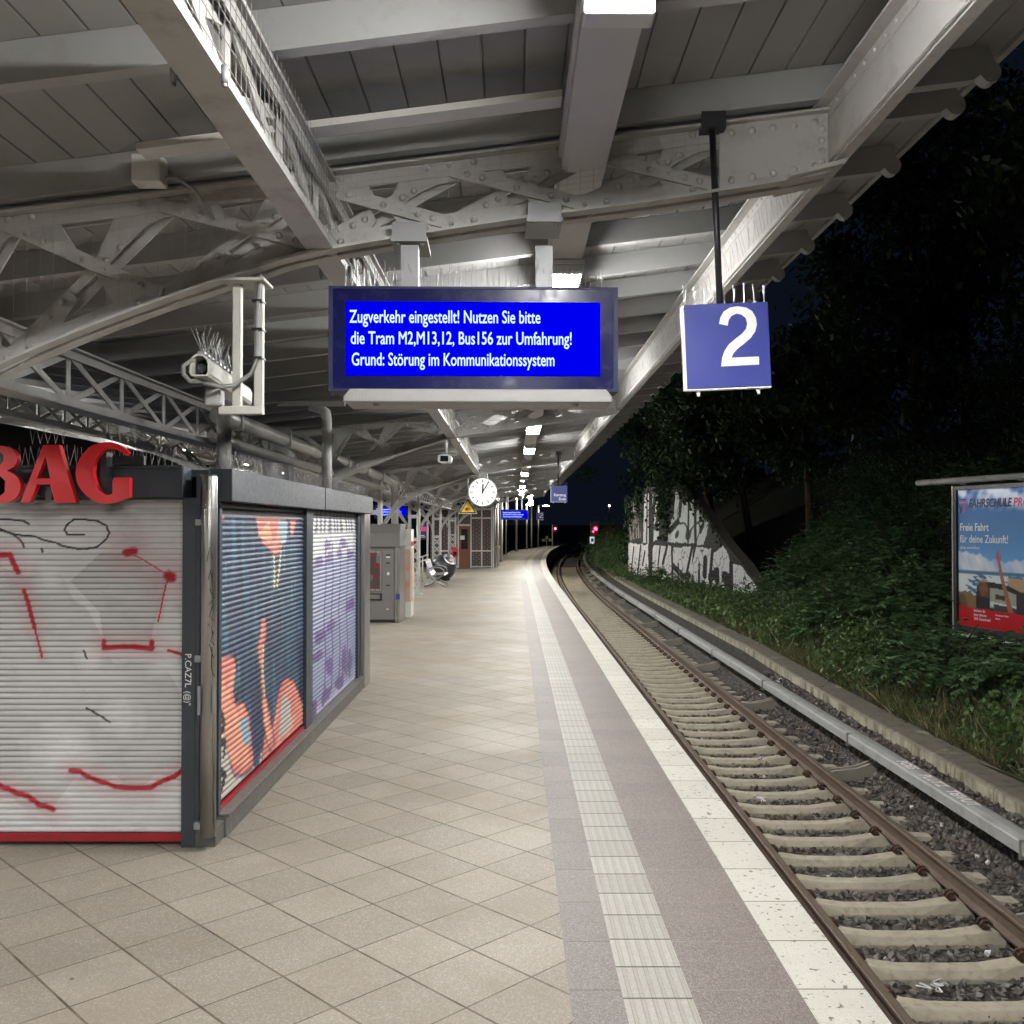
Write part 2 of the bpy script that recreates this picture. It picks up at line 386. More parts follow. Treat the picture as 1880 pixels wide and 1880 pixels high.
# loose stones of the bed in the near part
ico = np.array([(-1,-1,-1),(1,-1,-.8),(1,1,-1),(-1,.8,-1),(-.8,-.9,.8),(.9,-1,1),(.8,.9,.7),(-1,1,.9)])*.62
icf = [(0,3,2,1),(4,5,6,7),(0,1,5,4),(1,2,6,5),(2,3,7,6),(3,0,4,7)]
def stones(n, ya, yb, smin, smax, seed):
    r = np.random.default_rng(seed); vs = []; fs = []; tint = []
    for i in range(n):
        y = ya + (yb-ya)*r.random()**1.35; x = r.uniform(1.5, 5.06); s = r.uniform(smin, smax)
        if r.random() < .03: s *= 1.4
        P = ico + r.normal(0, .2, ico.shape); q = r.normal(size=4); q /= np.linalg.norm(q); w, a, b, c = q
        Rm = np.array([[1-2*(b*b+c*c),2*(a*b-w*c),2*(a*c+w*b)],[2*(a*b+w*c),1-2*(a*a+c*c),2*(b*c-w*a)],[2*(a*c-w*b),2*(b*c+w*a),1-2*(a*a+b*b)]])
        P = (P*np.array([1,.8,.7]))@Rm.T*s; k = len(vs)*8
        vs.append(P + (x+cf(y), y, bedz(x)+s*r.uniform(.0,.5))); fs += [tuple(q+k for q in f) for f in icf]; tint += [r.random()]*6
    return np.concatenate(vs), fs, tint
t = NT('loose_stone'); a = t.n('Attribute', attribute_name='tint').outputs['Fac']
c = t.mix(a, (.045,.042,.04), (.19,.175,.16)); c = t.mix(t.ramp(t.noise(1.6, 4), .45, .68, 0, .6), c, (.13,.085,.055)); c = t.mix(t.math('GREATER_THAN', a, .985), c, (.55,.53,.5))
STONE = t.out(c, .8, 0, t.noise(90, 4), .4, .004)
V, F, T = stones(15000, 3.2, 19, .022, .046, 3)
me = bpy.data.meshes.new('ballast_stones'); me.from_pydata(V.tolist(), [], F); at = me.attributes.new('tint', 'FLOAT', 'FACE'); at.data.foreach_set('value', T)
o = bpy.data.objects.new('ballast_stones', me); COL.objects.link(o); me.materials.append(STONE); tag(o, kind='stuff')
# rails
RUST = M('rusty_rail', (.125,.088,.064), .65, .15, .3, 9, (.06,.035,.022), .7, .3)
HEAD = M('worn_rail_head', (.33,.26,.20), .35, .7, .2, 12, (.2,.12,.075), .7)
def rail(name, x, label, d0, d1):
    P = [(-.062,0),(.062,0),(.062,.014),(.012,.035),(.010,.125),(.034,.138),(.036,.166),(.028,.172),(-.028,.172),(-.036,.166),(-.034,.138),(-.010,.125),(-.012,.035),(-.062,.014)]
    ys = list(np.arange(-4, 122, 1.0)); m = MB(); m.sweep([(x+a, -1.132+b) for a, b in P], ys, list(cv(ys)))
    r = thing(name, label, 'rail', (x, 0, -1.13))
    m.build('rail_body', RUST, r)
    h = MB(); h.sweep([(x-.024, -.9585), (x+.024, -.9585)], ys, list(cv(ys)), closed=False); h.f = [tuple(reversed(f)) for f in h.f]; h.build('running_surface', HEAD, r)
rail('running_rail', 2.41, 'rusty running rail close beside the white platform edge', 0, 1)
rail('running_rail', 3.875, 'rusty running rail on the side of the third rail cover', 0, 1)
# sleepers: concrete, dipped in the middle, one object each
t = NT('sleeper_concrete'); c = t.mix(t.noise(5, 5), (.32,.285,.215), (.44,.395,.31)); c = t.mix(t.ramp(t.noise(14, 6, rough=.7), .5, .74, 0, .7), c, (.15,.12,.085)); c = t.mix(t.ramp(t.noise(3, 5), .52, .72, 0, .5), c, (.2,.18,.15)); SLEEP = t.out(c, .85, 0, t.noise(60, 4), .4, .006)
CLIP = M('rusty_clip', (.09,.05,.035), .65, .4, .3, 20)
def sleeper():
    r = thing('sleeper', 'buff concrete sleeper under the rusty rails, between stones', 'sleeper', (3.142, 0, -1.2), 'concrete sleepers along the track')
    m = MB(); xs = [(-1.22,.045),(-1.16,.085),(-.92,.092),(-.64,.088),(-.5,.068),(-.3,.042),(0,.038),(.3,.042),(.5,.068),(.64,.088),(.92,.092),(1.16,.085),(1.22,.045)]
    vs = []; fs = []
    for x, z in xs:
        wt = .075 if abs(x) > .45 else .065
        vs += [(3.142+x,-.125,-1.4),(3.142+x,-.115,-1.23),(3.142+x,-wt,-1.225+z),(3.142+x,wt,-1.225+z),(3.142+x,.115,-1.23),(3.142+x,.125,-1.4)]
    for i in range(len(xs)-1):
        for j in range(5): a = i*6+j; fs.append((a, a+6, a+7, a+1))
    fs += [tuple(range(6)), tuple(reversed(range(len(vs)-6, len(vs))))]
    m.add(vs, fs); m.build('sleeper_block', SLEEP, r, bevel=.008)
    for x in (2.41, 3.875):
        for sd in (-1, 1):
            k = MB(); k.box(x+sd*.13-.03, x+sd*.13+.03, -.05, .05, -1.134, -1.11)
            for yy in (-.03, .03): k.tube([(x+sd*.17, yy, -1.12), (x+sd*.15, yy, -1.075), (x+sd*.105, yy, -1.07), (x+sd*.075, yy, -1.105)], .011, 6)
            k.build('rail_clip', CLIP, r)
    return r
proto = sleeper(); k = 0
for i in range(128):
    y = 3.68 + i*.58; sl = (cf(y+.5)-cf(y-.5))
    o = proto if i == 0 else dup(proto, (0,0,0))
    o.location = (3.142+cf(y), y, -1.2 + random.uniform(-.004,.004)); o.rotation_euler = (0, 0, -math.atan(sl) + random.uniform(-.006,.006))
# third rail with its cover
r = thing('third_rail', 'pale grey covered third rail running beyond the track', 'third rail', (4.45, 0, -1.0))
COVER = M('weathered_cover', (.31,.31,.30), .6, 0, .15, 4, (.16,.15,.13), .6)
ys = list(np.arange(3, 118, 1.0)); m = MB()
m.sweep([(4.35,-.66),(4.36,-.645),(4.41,-.632),(4.50,-.632),(4.56,-.65),(4.565,-.80),(4.55,-.80),(4.545,-.665),(4.37,-.665),(4.365,-.76),(4.35,-.76)], ys, list(cv(ys))); m.build('cover', COVER, r)
m = MB(); m.sweep([(4.413,-.629),(4.4165,-.6285),(4.4195,-.629)], ys, list(cv(ys)), closed=False); m.f = [tuple(reversed(f)) for f in m.f]; m.build('cover_seam', M('pale_seam', (.55,.55,.53), .6), r)
m = MB(); m.sweep([(4.41,-.755),(4.50,-.755),(4.50,-.70),(4.41,-.70)], ys, list(cv(ys))); m.build('conductor_rail', RUST, r)
m = MB()
for y in np.arange(4, 60, 4.3): m.box(4.33+cf(y), 4.58+cf(y), y, y+.012, -.8, -.6275)
m.build('cover_joint', M('joint_metal', (.2,.2,.19), .6), r)
bk = M('bracket_concrete', (.27,.25,.21), .85, 0, .2, 6)
for i in range(16):
    y = 3.05 + i*4.63; x = cf(y); m = MB()
    m.prism([(3.98,-1.16),(4.6,-1.16),(4.62,-.86),(4.55,-.93),(4.35,-1.0),(4.02,-1.04)], (x, y-.07, 0), (1,0,0), (0,0,1), (0,1,0), .035)
    m.prism([(3.98,-1.16),(4.6,-1.16),(4.62,-.86),(4.55,-.93),(4.35,-1.0),(4.02,-1.04)], (x, y+.055, 0), (1,0,0), (0,0,1), (0,1,0), .035)
    m.box(x+4.0, x+4.6, y-.035, y+.055, -1.17, -1.1); m.build('rail_bracket', bk, r)
LSP = M('pink_white_spray', (.85,.75,.76), .7, 0, .1, 20)
for j, (txt, s) in enumerate((('POES', .13), ('PLUTZ', .13), ('TEIVUT', .13))):
    y0 = 11.1 - j*.62; m = MB(); m.text(txt, (4.385+cf(y0), y0, -.629), (0,-1,0), (1,0,0), .165, 1.0, .035, .001); m.build('sprayed_lettering', LSP, r)
# kerb wall beyond the track
def kx(Y): return 4.95 + .0016*max(0, min(Y, 22)-8)**2 + cf(Y)
ys = list(np.arange(-2, 112, 1.0)); kxs = [kx(y) for y in ys]
t = NT('mossy_kerb'); z = t.xyz(t.pos()); yy = t.math('DIVIDE', z[1], 1.0)
c = t.mix(t.noise(3, 6), (.085,.075,.055), (.2,.18,.135)); c = t.mix(t.ramp(t.noise(9, 6, rough=.7), .5, .7, 0, .7), c, (.045,.04,.03))
face = t.ramp(z[2], -.68, -.64, 1, 0); c = t.mix(t.math('MULTIPLY', face, t.ramp(t.noise(4, 5), .3, .6, .2, .9)), c, (.40,.38,.28)); c = t.mix(t.math('MULTIPLY', face, t.ramp(t.noise(6, 6, t.map(t.pos(), (1,1,.15))), .5, .62, 0, .75)), c, (.08,.075,.04))
c = t.mix(t.ramp(t.noise(1.7, 5), .62, .68, 0, .7), c, (.33,.3,.26)); c = t.mix(t.math('MULTIPLY', joint(t, yy, .008), .8), c, (.03,.03,.02))
KERB = t.out(c, .9, 0, t.noise(25, 5), .6, .015)
m = MB(); m.sweep([(0,-1.3),(0,-.66),(.03,-.63),(.40,-.62),(.42,-1.3)], ys, kxs); tag(m.build('concrete_kerb', KERB), kind='structure')
# embankment
EP = [(.40,-.66),(1.0,-.62),(1.9,-.3),(3.0,.25),(4.6,1.2),(7,2.7),(11,5.0),(18,7.5),(60,9)]
def bank(X, Y):
    d = X-kx(Y); d = d if d < .6 else max(.6, d-float(np.interp(Y, [24,34,38,46,54,60], [0,2.4,3.3,2.0,.35,0]))); return float(np.interp(d, [e[0] for e in EP], [e[1] for e in EP]))
ys = list(np.arange(-6, 122, 2.0)); ex = []
for (a,b),(c_,d) in zip(EP[:-1], EP[1:]):
    for q in range(3): ex.append((a+(c_-a)*q/3, b+(d-b)*q/3))
ex.append(EP[-1]); m = MB(); m.sweep(ex, ys, [kx(y) for y in ys], closed=False, sm=True); m.f = [tuple(reversed(f)) for f in m.f]; m.v = [(x, y, bank(x, y)) for x, y, z in m.v]
m.v = [(x, y, z + .12*mnoise.noise((x*.6, y*.6, 0))*min(1, max(0, x-6)*.6)) for x, y, z in m.v]; m.uv = None
t = NT('overgrown_soil'); EARTH = t.out(t.mix(t.noise(4, 6), (.014,.013,.008), (.03,.032,.016)), .95, 0, t.noise(14, 6), .8, .05)
tag(m.build('embankment', EARTH), kind='structure')
m = MB(); m.add([(-600,118,-1.55),(600,118,-1.55),(600,500,3),(-600,500,3)], [(0,1,2,3)]); tag(m.build('far_terrain', GROUND), kind='structure')

m = MB(); m.sweep([(-60,9),(-24,7),(-17,5.2),(-13.5,1.5),(-12.6,-1.5)], list(np.arange(-20, 130, 10.0)), [0]*15, closed=False, sm=True); m.uv = None
tag(m.build('opposite_bank', EARTH), kind='structure')
# ---------------------------------------------------------------- canopy: roof, girders, riveted frames, lamps
def Zr(X): return 3.83 + .125*(X-1.34)
FR = [4.07, 12.5, 21.0, 29.5, 38.0, 46.5]
t = NT('painted_boards'); u = t.xyz(t.uv())
c = t.mix(t.noise(1.5, 5), (.275,.275,.272), (.325,.325,.322)); wn = t.n('TexWhiteNoise', noise_dimensions='1D'); t.link(t.math('FLOOR', t.math('DIVIDE', t.math('SUBTRACT', u[0], AX), .155)), wn.inputs['W'])
c = t.mix(t.ramp(wn.outputs[0], 0, 1, 0, .35), c, (.17,.16,.15)); c = t.mix(t.ramp(t.noise(5, 7, rough=.75), .58, .75, 0, .3), c, (.11,.10,.085))
BOARD = t.out(c, .6, 0, t.noise(40, 3, t.map(t.pos(), (1,.05,1))), .15, .004)
RAFT = M('painted_rafter', (.32,.32,.317), .55, 0, .08, 4, (.13,.115,.1), .3)
can = thing('platform_canopy', 'long timber platform canopy with boarded soffit above the tiled platform', 'canopy', (AX, 4, 3.2))
cys = [-7.2] + list(np.arange(-4, 47, 3.0)) + [47.3]; ccx = list(cv(cys))
prof = []; x = AX
while x < 1.97:
    z = lambda q: Zr(q)+.14
    prof += [(x, z(x)), (x+.146, z(x+.146)), (x+.149, z(x)+.03), (x+.153, z(x)+.03)]; x += .155
xe = x
m = MB()
m.sweep(prof + [(xe, Zr(xe)+.14), (xe, Zr(xe)+.2), (AX, Zr(AX)+.2)], cys, ccx)
m.f = [tuple(reversed(f)) for f in m.f]; m.build('roof_boards', BOARD, can)
m = MB(); m.sweep([(2*AX-a, b) for a, b in prof] + [(2*AX-xe, Zr(xe)+.14), (2*AX-xe, Zr(xe)+.2), (AX, Zr(AX)+.2)], cys, ccx); m.build('roof_boards', BOARD, can)
m = MB(); m.sweep([(xe, Zr(xe)+.125), (xe+.03, Zr(xe)+.125), (xe+.03, Zr(xe)+.21), (xe, Zr(xe)+.21)], cys, ccx); m.build('eaves_board', RAFT, can)
lobe = [(1.985+.042*math.cos(a), Zr(1.985)+.026+.046*math.sin(a)) for a in np.linspace(rad(-140), rad(70), 12)]
rp = [(AX, Zr(AX)), (1.91, Zr(1.91)), (1.94, Zr(1.94)+.018)] + lobe + [(1.97, Zr(1.97)+.138), (AX, Zr(AX)+.138)]
ry = []
for f in [FR[0]-8.43] + FR: ry += [f-.075, f+.24] + [f+.24+.72*k for k in range(1, 11)]
ry = [y for y in ry if -4.2 < y < 47]
m = MB(); m.prism(rp, (0,-.03,0), (1,0,0), (0,0,1), (0,1,0), .06); m.prism([(2*AX-a, b) for a, b in reversed(rp)], (0,-.03,0), (1,0,0), (0,0,1), (0,1,0), .06)
raf0 = None
for y in ry:
    if raf0 is None: raf0 = m.build('rafter', RAFT, can); o = raf0
    else: o = raf0.copy(); COL.objects.link(o)
    o.parent = can; o.location = (cf(y), y, 0); 
gy = list(np.arange(-6, 47.3, 1.0)); gx = list(cv(gy))
def lattice_girder(X, zb, zt, w, pitch, name, y0=-6, y1=47.2, flip=1):
    g = MB(); h = w/2
    g.sweep([(X-h,zb),(X+h,zb),(X+h,zb+.014),(X-h,zb+.014)], gy, gx)
    g.sweep([(X-h,zt-.014),(X+h,zt-.014),(X+h,zt),(X-h,zt)], gy, gx)
    for s in (-1, 1):
        g.sweep([(X+s*.03-.004,zb+.014),(X+s*.03+.004,zb+.014),(X+s*.03+.004,zb+.07),(X+s*.03-.004,zb+.07)], gy, gx)
        g.sweep([(X+s*.03-.004,zt-.07),(X+s*.03+.004,zt-.07),(X+s*.03+.004,zt-.014),(X+s*.03-.004,zt-.014)], gy, gx)
    o = g.build(name, STEEL, can); d = MB(); y = y0; k = 0
    while y < y1:
        c0 = cf(y)
        d.bar((X-.008+c0, y, zb+.04), (X-.008+c0, y+pitch, zt-.04), .045, .010, (1,0,0)); d.bar((X+.008+c0, y, zt-.04), (X+.008+c0, y+pitch, zb+.04), .045, .010, (1,0,0))
        d.bar((X+c0, y, zb+.02), (X+c0, y, zt-.02), .06, .008, (1,0,0))
        y += pitch
    d.build('lattice_bars', STEEL, o); return o
gi = lattice_girder(-.80, 3.205, 3.515, .115, .62, 'inner_girder')
vg = lattice_girder(AX+.0, 2.86, 3.27, .16, .9, 'valley_girder')
lattice_girder(2*AX+.80, 3.205, 3.515, .115, .62, 'inner_girder')
n = MB()                                                    # bird net on the inner girder
for y in np.arange(-.5, 20, .05):
    n.bar((-.735+cf(y), y, 3.22), (-.735+cf(y), y, 3.53), .0016, .0016, (0,1,0))
for z in np.arange(3.23, 3.53, .06): n.bar((-.735, -.5, z), (-.735+cf(20), 20, z), .002, .002)
n.build('bird_net', NETM, gi)
def clips(X, y): return [(X-.065, y), (X+.065, y)]
b = MB()
for y in [1.9, 2.45, 4.35, 6.6, 8.8, 11, 13.2, 15.4]:
    for x, yy in clips(-.80, y): b.tube([(x+cf(yy), yy, 3.23), (x+cf(yy), yy, 3.185)], .010, 8); b.tube([(x+cf(yy), yy, 3.187), (x+cf(yy), yy, 3.175)], .006, 8)
b.build('net_bolts', GALV, gi)
for sx, nm in ((1, 'edge_girder'), (-1, 'edge_girder')):
    fx = lambda q: q if sx > 0 else 2*AX-q
    g = MB()
    g.sweep([(fx(1.33),3.58),(fx(1.342),3.58),(fx(1.342),3.835),(fx(1.33),3.835)], gy, gx)
    g.sweep([(fx(1.342),3.572),(fx(1.342),3.584),(fx(1.39),3.584),(fx(1.39),3.572)], gy, gx)
    g.sweep([(fx(1.326),3.765),(fx(1.3265),3.83),(fx(1.33),3.83),(fx(1.33),3.765)], gy, gx)
    g.sweep([(fx(1.275),3.818),(fx(1.33),3.818),(fx(1.33),3.83),(fx(1.275),3.83)], gy, gx)
    g.sweep([(fx(1.326),3.583),(fx(1.3265),3.64),(fx(1.33),3.64),(fx(1.33),3.583)], gy, gx)
    go = g.build(nm, STEEL, can)
    if sx > 0:
        rv = MB()
        for y in np.arange(1.6, 30, .1): rv.dome((1.326+cf(y), y, 3.795), (-1,0,0), .011, 6)
        rv.build('rivets', STEEL, go)
        sp = MB()
        for y in np.arange(4.35, 20.5, .06): sp.bar((1.318+cf(y), y, 3.6), (1.30+cf(y)+random.uniform(-.02,.02), y+random.uniform(-.03,.03), 3.72), .002, .002)
        sp.build('bird_spikes', WIRE, go)
# ---- riveted cross frames
def band(mb, pts, y0, y1, o0, o1):
    N = len(pts); vs = []; fs = []
    for k, (x, z) in enumerate(pts):
        a = np.array(pts[max(k-1,0)]); b = np.array(pts[min(k+1,N-1)]); d = (b-a)/np.linalg.norm(b-a); nx, nz = -d[1], d[0]
        for y, o in ((y0,o0),(y1,o0),(y1,o1),(y0,o1)): vs.append((x+nx*o, y, z+nz*o))
    for k in range(N-1):
        for j in range(4): a = k*4+j; c = k*4+(j+1)%4; fs.append((a, c, c+4, a+4))
    fs += [(3,2,1,0), (4*N-4,4*N-3,4*N-2,4*N-1)]; mb.add(vs, fs)
ARCH = cat([(-2.875,1.70),(-2.85,1.95),(-2.72,2.22),(-2.5,2.47),(-2.2,2.68),(-1.85,2.84),(-1.47,2.985),(-1.1,3.11),(-.8,3.195),(0,3.325),(.6,3.405),(1.2,3.50),(1.33,3.53)], 4)
ax_, az_ = [p_[0] for p_ in ARCH[6:]], [p_[1] for p_ in ARCH[6:]]
def za(x): return float(np.interp(x, ax_, az_))
TOP = [(AX, Zr(AX)-.03), (1.33, Zr(1.33)-.03)]
def zt(x): return Zr(x)-.05
NX = [-2.72, -2.12, -1.47, -.82, -.26, .30, .86]
def frame_parts(root, Y, mir, detail=True):
    fx = (lambda x: x) if not mir else (lambda x: 2*AX-x)
    def tr(mb):
        mb.v = [(fx(v[0]), v[1]+Y, v[2]) for v in mb.v]
        if mir: mb.f = [tuple(reversed(f)) for f in mb.f]
        return mb
    m = MB()
    band(m, ARCH, -.032, -.020, 0, .075); band(m, ARCH, .020, .032, 0, .075); band(m, ARCH, -.088, -.032, 0, .011); band(m, ARCH, .032, .088, 0, .011)
    tr(m).build('bottom_chord', STEEL, root)
    m = MB(); band(m, TOP, -.032, -.020, -.07, 0); band(m, TOP, .020, .032, -.07, 0); band(m, TOP, -.085, -.032, -.011, 0); band(m, TOP, .032, .085, -.011, 0)
    tr(m).build('top_chord', STEEL, root)
    bars = MB(); gus = MB(); riv = MB()
    def flat(p, q, y, w=.05):
        bars.bar((p[0], y, p[1]), (q[0], y, q[1]), .012, w) if abs(p[0]-q[0]) > .01 else bars.bar((p[0], y, p[1]), (q[0], y, q[1]), w, .012, (0,1,0))
    for a, b in zip(NX[:-1], NX[1:]):
        for p, q, y in (((a, zt(a)-.03), (b, za(b)+.04), -.038), ((a, za(a)+.04), (b, zt(b)-.03), .014)):
            (flat(p, q, y, .055) if y < 0 else None)
            if y > 0:                        # angle bar: a second leg behind
                d_ = np.array((q[0]-p[0], q[1]-p[1])); d_ = d_/np.linalg.norm(d_); n_ = np.array((-d_[1], d_[0]))
                for s_ in (-.028, .028): flat(tuple(np.array(p)+n_*s_), tuple(np.array(q)+n_*s_), .012, .034)
            else:
                L = math.hypot(q[0]-p[0], q[1]-p[1])
                for s in (.13, .24, .5, .76, .87): riv.dome((p[0]+(q[0]-p[0])*s, y-.006, p[1]+(q[1]-p[1])*s), (0,-1,0), .0155)
    def gusset(i, top):
        x = NX[i]; z = zt(x)+.03 if top else za(x)+.005; sg = -1 if top else 1
        arms = []
        for j in (i-1, i+1):
            if 0 <= j < len(NX):
                xx = NX[j]; zz = za(xx)+.04 if top else zt(xx)-.03; arms.append((xx, zz))
            else: arms.append((x+(-.4 if j < i else .4), z+sg*.3))
        base = z; z0 = zt(x)-.03 if top else za(x)+.04; pts = []
        wl = .17
        lx = lambda q: (zt(q)+.03) if top else za(q)+.005
        pl = [(x-wl, lx(x-wl)), (x+wl, lx(x+wl))]
        def arm(e, f, hw):
            d = np.array(e)-np.array((x, z0)); L = np.linalg.norm(d); d = d/L; nn = np.array((-d[1], d[0])); c0 = np.array((x, z0))+d*L*f
            return c0+nn*hw, c0-nn*hw
        r1, r2 = arm(arms[1], .42, .028); l1, l2 = arm(arms[0], .42, .028)
        if top: rin, rout, lin, lout = r2, r1, l1, l2
        else: rin, rout, lin, lout = r1, r2, l2, l1
        mid = np.array((x, z0 + sg*.045))
        arc = []
        for k in range(1, 8):
            t_ = k/8; cpt = 2*mid - .5*(rin+lin); arc.append(tuple((1-t_)**2*rin + 2*t_*(1-t_)*cpt + t_*t_*lin))
        poly = [pl[0], pl[1], tuple(rout), tuple(rin)] + arc + [tuple(lin), tuple(lout)]
        gus.prism(poly if not top else poly, (0,-.028 if top else -.026,0), (1,0,0), (0,0,1), (0,1,0), .010)
        for q in (-.1, 0, .1): riv.dome((x+q, -.034, lx(x+q)+sg*.035), (0,-1,0), .0165)
        if True:
            for e in arms:
                for f in (.27, .36): riv.dome((x+(e[0]-x)*f, -.034, z0+(e[1]-z0)*f), (0,-1,0), .0155)
    for i in range(1, len(NX)): gusset(i, True); gusset(i, False)
    tr(bars).build('lattice_bars', STEEL, root); tr(gus).build('gusset_plates', STEEL, root); tr(riv).build('rivets', STEEL, root)
    m = MB(); m.prism([(.87, za(.87)+.01), (1.325, za(1.325)+.02), (1.325, Zr(1.3)-.01), (.87, Zr(.87)-.035)], (0,-.05,0), (1,0,0), (0,0,1), (0,1,0), .012)
    m.prism([(1.14, 3.492), (1.37, 3.545), (1.38, 3.568), (1.14, 3.505)], (0,-.13,0), (1,0,0), (0,0,1), (0,1,0), .26)
    pr_ = MB()
    for q in np.linspace(.92, 1.27, 5): pr_.dome((q, -.05, za(q)+.05), (0,-1,0), .0165); pr_.dome((q, -.05, Zr(q)-.075), (0,-1,0), .0165)
    for z in np.linspace(za(1.3)+.06, Zr(1.3)-.06, 5): pr_.dome((1.30, -.05, z), (0,-1,0), .0155)
    o = tr(m).build('end_plate', STEEL, root)
    tr(pr_).build('rivets', STEEL, o)
def frame():
    Y = FR[0]; r = thing('riveted_frame', 'riveted lattice cross frame', 'steel frame', (AX, Y, 0), 'riveted cross frames carrying the canopy')
    frame_parts(r, Y, False); frame_parts(r, Y, True)
    m = MB(); h = .165
    for sx in (-1, 1):
        for sy in (-1, 1):
            x = AX+sx*h; y = Y+sy*h
            m.box(min(x, x-sx*.06), max(x, x-sx*.06), y-.005, y+.005, .02, 3.1); m.box(x-.005, x+.005, min(y, y-sy*.06), max(y, y-sy*.06), .021, 3.1)
    for sx in (-1, 1): m.box(AX+sx*h-.004, AX+sx*h+.004, Y-h+.005, Y+h-.005, .5, 3.09)
    for z0, z1 in ((.0,.03),(.03,.16),(1.62,1.72),(2.32,2.42),(3.0,3.12)):
        for sy in (-1, 1): m.box(AX-h-.012, AX+h+.012, Y+sy*h-.009 if sy < 0 else Y+h, Y+sy*h if sy < 0 else Y+h+.009, z0, z1)
    m.box(AX-.24, AX+.24, Y-.24, Y+.24, -.003, .02)
    m.build('column', STEEL, r)
    m = MB()
    for sy in (-1, 1):
        yy = Y+sy*(h+.011)
        for k in range(5):
            z = .16 + k*.292
            m.bar((AX-h+.02, yy, z), (AX+h-.02, yy, z+.29), .04, .008, (0,1,0)); m.bar((AX+h-.02, yy+sy*.009, z), (AX-h+.02, yy+sy*.009, z+.29), .04, .008, (0,1,0))
    m.build('column_lattice', STEEL, r)
    return r
f0 = frame()
f0['label'] = 'riveted lattice frame nearest overhead, with bird net and the departure display clamped under it'
fl = ['riveted lattice frame directly behind the large blue display, small camera hung beneath',
      'riveted lattice frame that the round clock and the Kurzzug Ende sign hang from',
      'riveted lattice frame whose column stands just behind the vending machine and beside the bench',
      'riveted lattice frame whose column foot is hidden by the round dark bin',
      'riveted lattice frame with the red extinguisher on its column at the brick hut']
frames = [f0]
for y, l in zip(FR[1:], fl):
    frames.append(dup(f0, (AX+cf(y), y, 0), l))
n = MB()                                                    # net over the nearest frame
for x in np.arange(-2.3, .86, .055): n.bar((x, 4.07-.06, za(x)+.05), (x, 4.07-.06, zt(x)), .0011, .0011, (0,1,0))
for q in np.linspace(.1, .95, 9):
    pl = [(x, 4.07-.061, za(x)+.05+(zt(x)-za(x)-.05)*q) for x in np.linspace(-2.3, .86, 12)]
    n.tube(pl, .0006, 4)
n.build('bird_net', NETM, f0)
# ---- lamps under one long trunking
TRX = .30
TRUNK = M('lamp_trunking_paint', (.45,.45,.435), .4, 0, .06, 5, (.3,.28,.24), .3)
for k, X in enumerate((TRX, 2*AX-TRX)):
    m = MB(); m.sweep([(X-.092,3.555),(X+.092,3.555),(X+.092,3.63),(X-.092,3.63)], gy, gx)
    m.sweep([(X-.105,3.60),(X-.092,3.60),(X-.092,3.64),(X-.105,3.64)], gy, gx)
    tr_ = m.build('lamp_trunking', TRUNK); tr_.location = (0,0,0)
    tag(tr_, 'long pale cable trunking that carries the lamps over platform two' if k == 0 else 'long pale cable trunking that carries the lamps beyond the column row', 'trunking')
    h = MB()
    for y in np.arange(-4, 46, 2.0): h.bar((X+cf(y), y, 3.63), (X+cf(y), y, Zr(TRX)+.01), .03, .012, (0,1,0))
    h.build('hanger', GALV, tr_)
LE = emit('lamp_diffuser', (1.0,.985,.96), LAMP, (.8,.8,.8))
LH = M('lamp_housing', (.62,.62,.6), .35, 0, .05, 6)
def lamp(X):
    r = thing('ceiling_lamp', 'ceiling lamp', 'lamp', (X, 0, 3.55), 'strip lamps under the canopy')
    m = MB(); m.box(X-.105, X+.105, -.06, 1.36, 3.523, 3.554); m.box(X-.1,X+.1,-.0595,.0,3.480,3.523); m.box(X-.1,X+.1,1.27,1.359,3.480,3.523); m.build('housing', LH, r, bevel=.006)
    m = MB(); m.box(X-.085, X+.085, .002, 1.268, 3.488, 3.522); m.build('diffuser', LE, r)
    return r
l0 = lamp(TRX); first = True
names = ['lit strip lamp cut by the upper border, ahead of the nearest frame', 'lit strip lamp half hidden above the large display',
 'lit strip lamp wholly behind the large display', 'lit strip lamp just below the large display', 'lit strip lamp second below the large display',
 'lit strip lamp third below the large display', 'lit strip lamp fourth below the large display', 'lit strip lamp left of the Kurzzug Ende sign', 'lit strip lamp far along above the small display', 'lit strip lamp last under the canopy end']
LYS = [1.39 + 4.06*k for k in range(-3, 11)]
for k, y in enumerate(LYS):
    lab = names[k-3] if 0 <= k-3 < len(names) else 'lit strip lamp behind the photographer, over the platform'
    if first: l0.location = (TRX+cf(y), y, 3.55); l0['label'] = lab; first = False
    else: dup(l0, (TRX+cf(y), y, 3.55), lab)
    if -12 < y < 46: dup(l0, (2*AX-TRX+cf(y), y, 3.55), 'lit strip lamp over the other platform side, beyond the column row')
